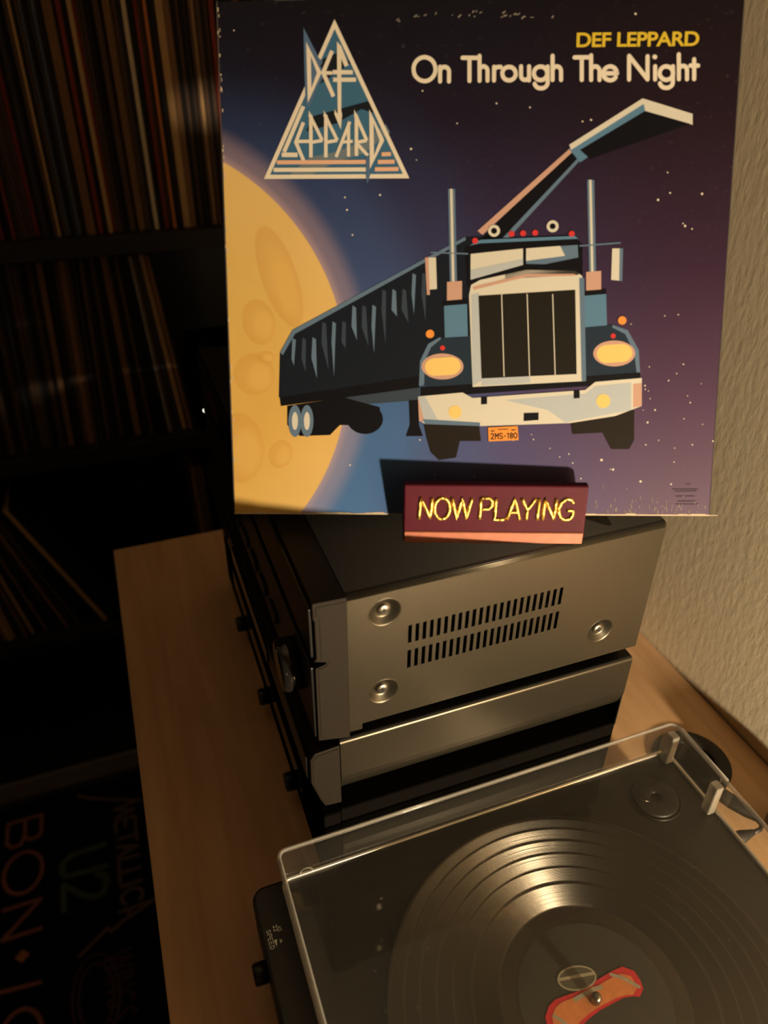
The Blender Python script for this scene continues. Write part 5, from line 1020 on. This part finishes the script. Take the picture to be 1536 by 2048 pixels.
b = MB(); b.box(LX1 + .0002, LX1 + .0032, .266, .312, LZ1 - .0105, LZ1 - .0045); b.build('hinge_slot', M['black'], lid, tb, bevel=.0008)
b = MB(); b.tube([(LX1 + .0034, y, LZ1 - .003) for y in (.262, .29, .318)], .0012); b.build('hinge_lip', M['acrylic_edge'], lid, tb)
b = MB(); b.tube([(.0615 + .0052 * math.cos(PI * k / 10), LY1 - .0016, LZ0 + .0015 + .0062 * math.sin(PI * k / 10)) for k in range(11)], .0006); b.build('notch_rim', M['acrylic_edge'], lid, tb)

# the record on the platter, and the single adapter lying in its well
rec = thing('vinyl_record', (*RC, RZ), 'black vinyl record with a dark label and red print, lying on the turntable', 'record')
b = MB(); pr = [(RR - .0005, -.0021), (RR, -.0012), (RR - .0006, -.0002), (RR - .004, 0), (.0525, 0), (.052, -.0003), (.0036, -.0003), (.0036, -.0021)]
b.lathe(pr + pr[:1], (0, 0, 0), n=128, cap=False); b.build('vinyl_disc', M['vinyl'], rec)
b = MB(); n = 64; ring = lambda r, z: [(r * math.cos(2 * PI * k / n), r * math.sin(2 * PI * k / n), z) for k in range(n)]
o_, i_ = ring(.0505, .0001), ring(.0037, .0001)
b.mesh(o_ + i_, [(k, (k + 1) % n, n + (k + 1) % n, n + k) for k in range(n)]); lab = b.build('label', M['label'], rec)
def rel(pts): return [(x - RC[0], y - RC[1]) for x, y in pts]
def flat(name, m, pts, z):
    b = MB(); b.face([(x, y, z) for x, y in pts]); return b.build(name, m, lab)
ban = rel([(.1771, .1640), (.1790, .1715), (.1845, .1765), (.1905, .1785), (.1989, .1782), (.2090, .1775), (.2255, .1795), (.2350, .1806), (.2442, .1807), (.2502, .1755), (.2505, .1690), (.2490, .1640), (.2437, .1607), (.2400, .1625), (.2329, .1640), (.2150, .1630), (.2050, .1612), (.1980, .1590), (.1900, .1560), (.1820, .1580)])
flat('red_banner', M['label_red'], ban[::-1], .00025)
cxb = sum(p[0] for p in ban) / len(ban); cyb = sum(p[1] for p in ban) / len(ban)
flat('orange_banner', M['label_orange'], [(cxb + (x - cxb) * .88, cyb + (y - cyb) * .70) for x, y in ban][::-1], .00032)
b = MB(); P2 = lambda u, v, z: (u, v, z)
b.ribbon(rel([(.2340, .1790), (.2400, .1745), (.2450, .1685), (.2470, .1660)]), .0022, P2, .00040); b.ribbon(rel([(.2030, .1740), (.2090, .1745), (.2180, .1752), (.2230, .1745)]), .0026, P2, .00040); b.ribbon(rel([(.1850, .1700), (.1880, .1660), (.1900, .1620)]), .0022, P2, .00040)
b.build('pale_highlights', M['label_cream'], lab)
b = MB(); ex, ey = .2113 - RC[0], .1850 - RC[1]
def er(t, k=1): 
    a, c = .0130 * k * math.cos(t), .0072 * k * math.sin(t); r = -.17; return (ex + a * math.cos(r) - c * math.sin(r), ey + a * math.sin(r) + c * math.cos(r))
b.face([(*er(2 * PI * k / 36), .00022) for k in range(36)]); b.build('oval_mark', mat('grey_label_ink', (.13, .122, .09), .6, noise=.4, nscale=260), lab)
b = MB(); b.ribbon([er(2 * PI * k / 36) for k in range(37)], .0011, P2, .00030); b.ribbon([er(PI * .94, .9), er(PI * .5, .15), er(.12, .9)], .0020, P2, .00030); b.build('oval_outline', M['label_cream'], lab)
ad = thing('single_adapter', (.3537, .2869, PZ + .0003), 'small round black single-record adapter in the far corner of the turntable', 'adapter')
b = MB(); b.lathe([(.0190, 0), (.0190, .0022), (.0180, .0030), (.0085, .0034), (.0050, .0030), (.0036, .0020), (.0036, 0)], (0, 0, 0), n=40, cap=False); b.build('adapter_body', M['plinth'], ad)
b = MB(); b.tube([(-.0150, .0020, .0031), (-.0085, -.0030, .0034)], .00045); b.build('chrome_pin', M['screw'], ad)

# cables behind the turntable
cb = thing('audio_cable', (.437, .28, DESK), 'black cable with a moulded plug running from the grommet to the back of the turntable', 'cable')
b = MB(); pts = [(.4385, .318, .0030), (.4420, .302, .0062), (.4470, .285, .0080), (.4515, .270, .0090), (.4545, .261, .0095), (.4535, .2550, .0100), (.4480, .2520, .0110), (.4390, .2515, .0120)]
b.tube([(x, y, DESK + z) for x, y, z in pts], .002, rs=[.0020, .0058, .0070, .0048, .0024, .0020, .0020, .0020]); b.build('cord', M['rubber'], cb, (.437, .28, DESK))
b = MB(); b.lathe([(.0026, 0), (.0034, -.004), (.0050, -.010), (.0055, -.012), (.0055, -.0255), (.0030, -.0275), (.0030, -.0440)], (.4395, .2515, DESK + .0125), axis='x', n=20); b.build('plug', M['rubber'], cb, (.437, .28, DESK))
br = thing('power_adapter', (.486, .215, DESK), 'black power adapter on the worktop against the beige wall', 'power adapter')
b = MB(); b.box(.4625, .509, .17, .262, DESK + .0005, DESK + .028); b.build('adapter_case', M['black'], br, (.486, .215, DESK), bevel=.004, seg=3)
b = MB(); b.tube([(.4620, .19, DESK + .012), (.452, .175, DESK + .006), (.447, .12, DESK + .0025), (.452, .05, DESK + .0025), (.46, -.02, DESK + .0025)], .002); b.build('adapter_cord', M['rubber'], br, (.486, .215, DESK))

# ------------------------------------------------------------------ record shelf at the far wall
FY = 1.25; shb = (-.06, 1.44, 0)
SX0, SX1 = -.62, .47
sh = thing('record_shelf', shb, 'tall black-brown shelf packed with record sleeves at the far wall', 'shelf')
B1 = (H - .3085, H - .2800); B2 = (H - .6560, H - .6265); B3 = (H - 1.0450, H - 1.0180); B0 = (H + .0700, H + .0985); BT = (H + .44, H + .47)
for z0, z1 in (B1, B2, B3, B0, BT):
    b = MB(); b.box(SX0 + .021, SX1 - .021, FY - .012, FY + .375, z0, z1); b.build('shelf_board', M['shelf'], sh, shb, bevel=.001)
b = MB(); b.box(SX0 + .021, SX1 - .021, FY, FY + .375, .052, .070); b.build('shelf_board', M['shelf'], sh, shb)
b = MB(); b.box(SX0 + .021, SX1 - .021, FY - .006, FY + .010, .0005, .051); b.build('kick_board', M['shelf_edge'], sh, shb)
for x in (SX0, SX1 - .020):
    b = MB(); b.box(x, x + .020, FY - .012, FY + .375, 0, H + .48); b.build('upright', M['shelf'], sh, shb)
b = MB(); b.box(SX0 + .002, SX1 - .002, FY + .376, FY + .384, .05, H + .47); b.build('back_board', M['shelf'], sh, shb)

TONES = {'black': (.020, .018, .020), 'charcoal': (.045, .042, .045), 'dark brown': (.10, .062, .045), 'brown': (.22, .12, .065), 'tan': (.50, .32, .16), 'cream': (.70, .58, .42), 'dark red': (.22, .045, .035), 'slate blue': (.10, .12, .17), 'grey': (.28, .25, .22), 'orange': (.55, .20, .07)}
TM = {k: mat('sleeve_spine_' + k.replace(' ', '_'), v, .7, noise=.10, nscale=14, spec=.1) for k, v in TONES.items()}
SHELL = {}
def sleeve_mesh(th, tone):
    key = (round(th * 2000), tone)
    if key not in SHELL:
        b = MB(); t = key[0] / 2000; b.box(-t / 2, t / 2, 0, .308, 0, .3105)
        me = bpy.data.meshes.new('stored_record'); me.from_pydata(b.v, [], b.f); me.materials.append(TM[tone]); SHELL[key] = me
    return SHELL[key], key[0] / 2000
def stored(x, z, th, tone, lean, yj, row, label=None):
    me, t = sleeve_mesh(th, tone); o = bpy.data.objects.new('stored_record', me); C.objects.link(o)
    o.rotation_euler = (0, lean, 0); o.location = (x, FY + .006 + yj, z + (abs(math.sin(lean)) * t / 2) + .0004)
    tag(o, label or f'record sleeve with a {tone} spine, standing packed in the {row} row of the shelf', 'record sleeve', f'{tone} spines in the {row} shelf row')
    o['tone'] = tone
    return o
ORD = ['', 'next', 'second', 'third', 'fourth', 'fifth', 'sixth', 'seventh', 'eighth', 'ninth', 'tenth', 'eleventh', 'twelfth', 'thirteenth', 'fourteenth', 'fifteenth']
def relabel(objs, row):
    """each plain spine is named by its place beside the nearest spine that stands out"""
    keys = [(i, o['short']) for i, o in enumerate(objs) if 'short' in o.keys()]
    for i, o in enumerate(objs):
        if 'short' in o.keys(): del o['short']; continue
        k, sh_ = min(keys, key=lambda q: abs(q[0] - i)); d = abs(k - i); side_ = 'right' if i > k else 'left'
        where = f'just {side_} of' if d == 1 else f'{ORD[d] if d < 16 else str(d) + "th"} {side_} of'
        o['label'] = f"{o['tone']} record spine, {where} {sh_}"
    for o in objs:
        if 'tone' in o.keys(): del o['tone']
def row_fill(x0, x1, z, row, lean_fn, marks, pick):
    """marks: spines that stand out, as (x at foot, thickness, tone, label)"""
    x = x0; marks = sorted(marks, key=lambda q: q[0]); out = []; prev = None
    while x < x1:
        if marks and x >= marks[0][0] - .004:
            mx, th, tone, lab = marks.pop(0); mlab = lab
        else: th, tone, mlab = random.choice((.0035, .004, .0045, .0055, .0065)), random.choice(pick), None
        ln = lean_fn(x + th / 2)
        if prev is not None: x += max(0, prev - ln) * .312
        prev = ln; step = th / math.cos(ln) + .0007
        o = stored(x + step / 2, z, th, tone, ln, random.uniform(0, .012), row, mlab); out.append(o); x += step
        if mlab: o['short'] = SHORT[mlab]
    relabel(out, row)
dark = ['black'] * 7 + ['charcoal'] * 5 + ['dark brown'] * 6 + ['brown'] + ['dark red']
SHORT = {}
m1 = [(-.080, .006, 'dark red', 'record sleeve with a dark red spine near the left end of the top row'), (-.050, .0035, 'tan', 'thin tan record spine left of the slate blue pair in the top row'), (-.034, .004, 'slate blue', None), (-.020, .004, 'slate blue', None),
      (-.004, .012, 'brown', 'thick brown record spine left of the tan one in the top row'), (.012, .006, 'dark red', None), (.020, .006, 'tan', 'tan record spine beside the thick brown one in the top row'), (.033, .004, 'dark red', None), (.052, .007, 'dark brown', None),
      (.073, .0045, 'tan', 'thin tan record spine just left of the bright cream one, top row'), (.092, .006, 'cream', 'bright cream record spine, the palest in the top row'), (.121, .004, 'orange', 'narrow orange record spine in the top row'), (.139, .010, 'tan', 'thick tan record spine near the big printed sleeve, top row'), (.150, .008, 'brown', None), (.186, .005, 'tan', 'tan record spine right against the edge of the big printed sleeve')]
for q, s_ in (('near the left end of the top', 'the leftmost dark red spine, top row'), ('left of the slate', 'the thin tan spine by the slate blue pair'), ('thick brown record spine left of', 'the thick brown spine, top row'), ('tan record spine beside the thick', 'the tan spine beside the thick brown one'),
              ('just left of the bright cream', 'the thin tan spine left of the cream one'), ('bright cream record spine', 'the bright cream spine, top row'), ('narrow orange', 'the narrow orange spine, top row'), ('near the big printed', 'the thick tan spine, top row'), ('right against the edge', 'the tan spine at the big sleeve edge'),
              ('standing leftmost of the brown', 'the leftmost brown spine, middle row'), ('thick brown record spine with a dark', 'the thick brown spine, middle row'), ('thick reddish', 'the thick reddish brown spine, middle row'), ('leaning near the right end', 'the leaning tan spine, middle row')):
    for e_ in m1 + [(0, 0, 0, v) for v in ('brown record spine standing leftmost of the brown ones, middle row', 'thick brown record spine with a dark one on its left, middle row', 'thick reddish brown record spine alone among black ones, middle row', 'tan record spine leaning near the right end of the middle row')]:
        if e_[3] and q in e_[3]: SHORT[e_[3]] = s_
row_fill(-.170, .300, B1[1], 'top', lambda x: 0.0, m1, dark)
m2 = [(-.150, .009, 'dark brown', None), (-.118, .008, 'dark brown', None), (-.104, .009, 'brown', 'brown record spine standing leftmost of the brown ones, middle row'), (-.078, .010, 'brown', 'thick brown record spine with a dark one on its left, middle row'), (.000, .011, 'brown', 'thick reddish brown record spine alone among black ones, middle row'), (.020, .005, 'dark brown', None), (.062, .0045, 'grey', None),
      (.078, .007, 'tan', 'tan record spine leaning near the right end of the middle row'), (.090, .006, 'brown', None)]
row_fill(-.230, .105, B2[1], 'middle', lambda x: .055 if x < -.05 else (.055 - (x + .05) * 1.0), m2, ['black'] * 7 + ['charcoal'] * 4 + ['dark brown'] * 5)
# lower row: a leaning batch at the left and three upright ones further right
x = -.330; batch = []; prev = None
for i in range(22):
    th = random.choice((.004, .005, .006)); ln = -.10 - .30 * max(0, i - 6) / 15
    tone = {3: 'brown', 4: 'tan', 5: 'tan', 6: 'tan', 8: 'brown', 9: 'tan', 11: 'brown', 14: 'brown', 20: 'tan', 21: 'black'}.get(i, random.choice(['black', 'black', 'charcoal', 'dark brown']))
    lab = {5: 'tan record spine, middle of three tan ones leaning in the bottom row', 21: 'black record sleeve leaning furthest over, last of the bottom left batch'}.get(i)
    if prev is not None: x += max(0, prev - ln) * .312
    prev = ln; step = th / math.cos(ln) + .0008
    o = stored(x + step / 2, B3[1], th, tone, ln, random.uniform(0, .01), 'bottom', lab); x += step; batch.append(o)
    if lab: o['short'] = 'the middle of three leaning tan spines' if i == 5 else 'the furthest leaning sleeve, bottom row'
relabel(batch, 'bottom')
trio = []
for xx, tone in ((.098, 'brown'), (.106, 'dark brown'), (.113, 'dark brown')):
    o = stored(xx, B3[1], .006, tone, -.02, .004, 'bottom', {.098: 'upright brown record spine, left of three beside the far end of the sideboard', .106: 'upright dark brown record spine, middle of three beside the far sideboard end', .113: 'upright dark brown record spine, right of three beside the far sideboard end'}[xx])
    del o['tone']
# small black box with a pin-point lamp
nb = thing('network_box', (.160, FY + .02, B2[1]), 'small black box with a tiny white light, on the middle shelf', 'electronic box')
b = MB(); b.box(.118, .205, FY - .006, FY + .09, B2[1] + .0004, B2[1] + .155); b.build('box_case', M['blackmatt'], nb, (.160, FY + .02, B2[1]), bevel=.003)
led, nt, N_, L_, P_ = nodes('white_led'); P_.inputs['Emission Color'].default_value = (1, .95, .8, 1); P_.inputs['Emission Strength'].default_value = 6.0
b = MB(); b.lathe([(.0017, 0), (.0017, -.0012), (.0006, -.0020)], (.127, FY - .0062, H - .587), axis='y', n=10); b.build('status_light', led, nb, (.160, FY + .02, B2[1]))

# ------------------------------------------------------------------ black cloth with band names, lying on the floor
cl0 = (-.27, .85, 0)
cl = thing('printed_cloth', cl0, 'black cloth printed with band names, lying flat on the floor left of the sideboard', 'cloth')
b = MB(); nx, ny = 24, 40; gx = lambda i: -.46 + .385 * i / nx; gy = lambda j: .40 + .825 * j / ny
gz = lambda x, y: .0035 + .0012 * math.sin(x * 31 + y * 7) * math.sin(y * 19)
b.mesh([(gx(i), gy(j), gz(gx(i), gy(j))) for j in range(ny + 1) for i in range(nx + 1)], [(j * (nx + 1) + i, j * (nx + 1) + i + 1, (j + 1) * (nx + 1) + i + 1, (j + 1) * (nx + 1) + i) for j in range(ny) for i in range(nx)], 0, True)
b.build('fabric', M['cloth'], cl, cl0, solid=.002)
CP = lambda u, v, z: (u, v, gz(u, v) + .0012)
def band(name, m, strokes, w, split=None):
    if split:
        i = 0
        for k in split: band(name, m, strokes[i:i + k], w); i += k
        return
    b = MB()
    for st in strokes:
        fine = []
        for (a0, b0), (a1, b1) in zip(st[:-1], st[1:]): fine += [(a0 + (a1 - a0) * t / 3, b0 + (b1 - b0) * t / 3) for t in range(3)]
        b.ribbon(fine + [st[-1]], w, CP, 0)
    return b.build(name, m, cl, cl0)
ink_r = mat('faded_rust_ink', (.30, .10, .075), .8); ink_g = mat('faded_green_ink', (.055, .085, .05), .8); ink_b = mat('faded_brown_ink', (.15, .085, .055), .8); ink_o = mat('faded_orange_ink', (.42, .17, .05), .8); ink_d = mat('faded_wine_ink', (.055, .018, .02), .8)
ax, axt = -.405, -.338
arc = lambda cx, cy, rx, ry, a0, a1, n=16: [(cx + rx * math.cos(math.radians(a0 + (a1 - a0) * i / n)), cy + ry * math.sin(math.radians(a0 + (a1 - a0) * i / n))) for i in range(n + 1)]
band('printed_letter', ink_r, [[(ax, 1.182), (axt, 1.182), (axt, 1.140), (-.344, 1.130), (-.360, 1.128), (-.370, 1.135), (-.371, 1.182)], [(-.371, 1.140), (-.378, 1.122), (-.395, 1.120), (ax, 1.132), (ax, 1.182)],
                          arc(-.3715, 1.055, .036, .046, 0, 360, 28), [(ax, .985), (axt, .985), (ax, .925), (axt, .925)], [(axt, .823), (ax - .006, .830), (ax - .016, .850)], arc(-.3690, .735, .036, .052, 0, 360, 28)], .0075, (2, 1, 1, 1, 1))
b = MB(); b.face([(-.382, .8825, CP(-.382, .8825, 0)[2]), (-.369, .870, CP(-.369, .870, 0)[2]), (-.356, .8825, CP(-.356, .8825, 0)[2]), (-.369, .895, CP(-.369, .895, 0)[2])]); b.build('diamond_dot', ink_o, cl, cl0)
band('printed_letter', ink_g, [[(-.214, 1.062), (-.280, 1.062), (-.297, 1.048), (-.299, 1.030), (-.290, 1.016), (-.214, 1.012)], [(-.232, 1.000), (-.218, .992), (-.214, .975), (-.224, .956), (-.240, .952), (-.262, .965), (-.296, 1.000), (-.296, .945)]], .012, (1, 1))
band('printed_letter', ink_b, [[(-.262, 1.206), (-.240, 1.190), (-.136, 1.146)], [(-.138, 1.150), (-.190, 1.140), (-.150, 1.128), (-.190, 1.118)], [(-.150, 1.112), (-.190, 1.108), (-.190, 1.082)], [(-.150, 1.112), (-.150, 1.086)], [(-.170, 1.110), (-.170, 1.090)],
                          [(-.150, 1.078), (-.150, 1.050)], [(-.150, 1.064), (-.190, 1.064)], [(-.190, 1.046), (-.150, 1.036), (-.190, 1.024)], [(-.174, 1.042), (-.174, 1.030)], [(-.150, 1.015), (-.190, 1.015), (-.190, .994)], [(-.150, .986), (-.190, .986), (-.190, .966)], [(-.150, .957), (-.190, .957)],
                          arc(-.170, .930, .020, .016, -50, 230, 12), [(-.196, .905), (-.128, .908)], [(-.128, .908), (-.190, .886), (-.212, .872), (-.220, .880), (-.270, .846)], [(-.178, .905), (-.178, .888)]], .0068, (1, 1, 3, 2, 2, 1, 1, 1, 1, 3))
ring_ = [arc(-.245, .765, .040, .075, 0, 360, 28), arc(-.245, .765, .030, .058, 0, 360, 24)]
band('round_emblem', ink_d, ring_, .005)
W0, W1 = -.228, -.180
band('printed_letter', ink_d, [[(W1, .830), (W0, .822), (W1, .814), (W0, .806), (W1, .798)], [(W1, .789), (W0, .789)], [(W0, .780), (W1, .780), (W0, .762), (W1, .762)], [(W1 - .006, .737), (W1, .745), (W1 - .012, .754), (W0 + .012, .754), (W0, .745), (W0 + .006, .737), (W0 + .022, .737), (W0 + .022, .744)],
                              [(W1 - .006, .712), (W1, .720), (W1 - .012, .728), (W0 + .024, .720), (W0 + .012, .712), (W0, .720), (W0 + .006, .728)]], .0045, (1, 1, 1, 1, 1))
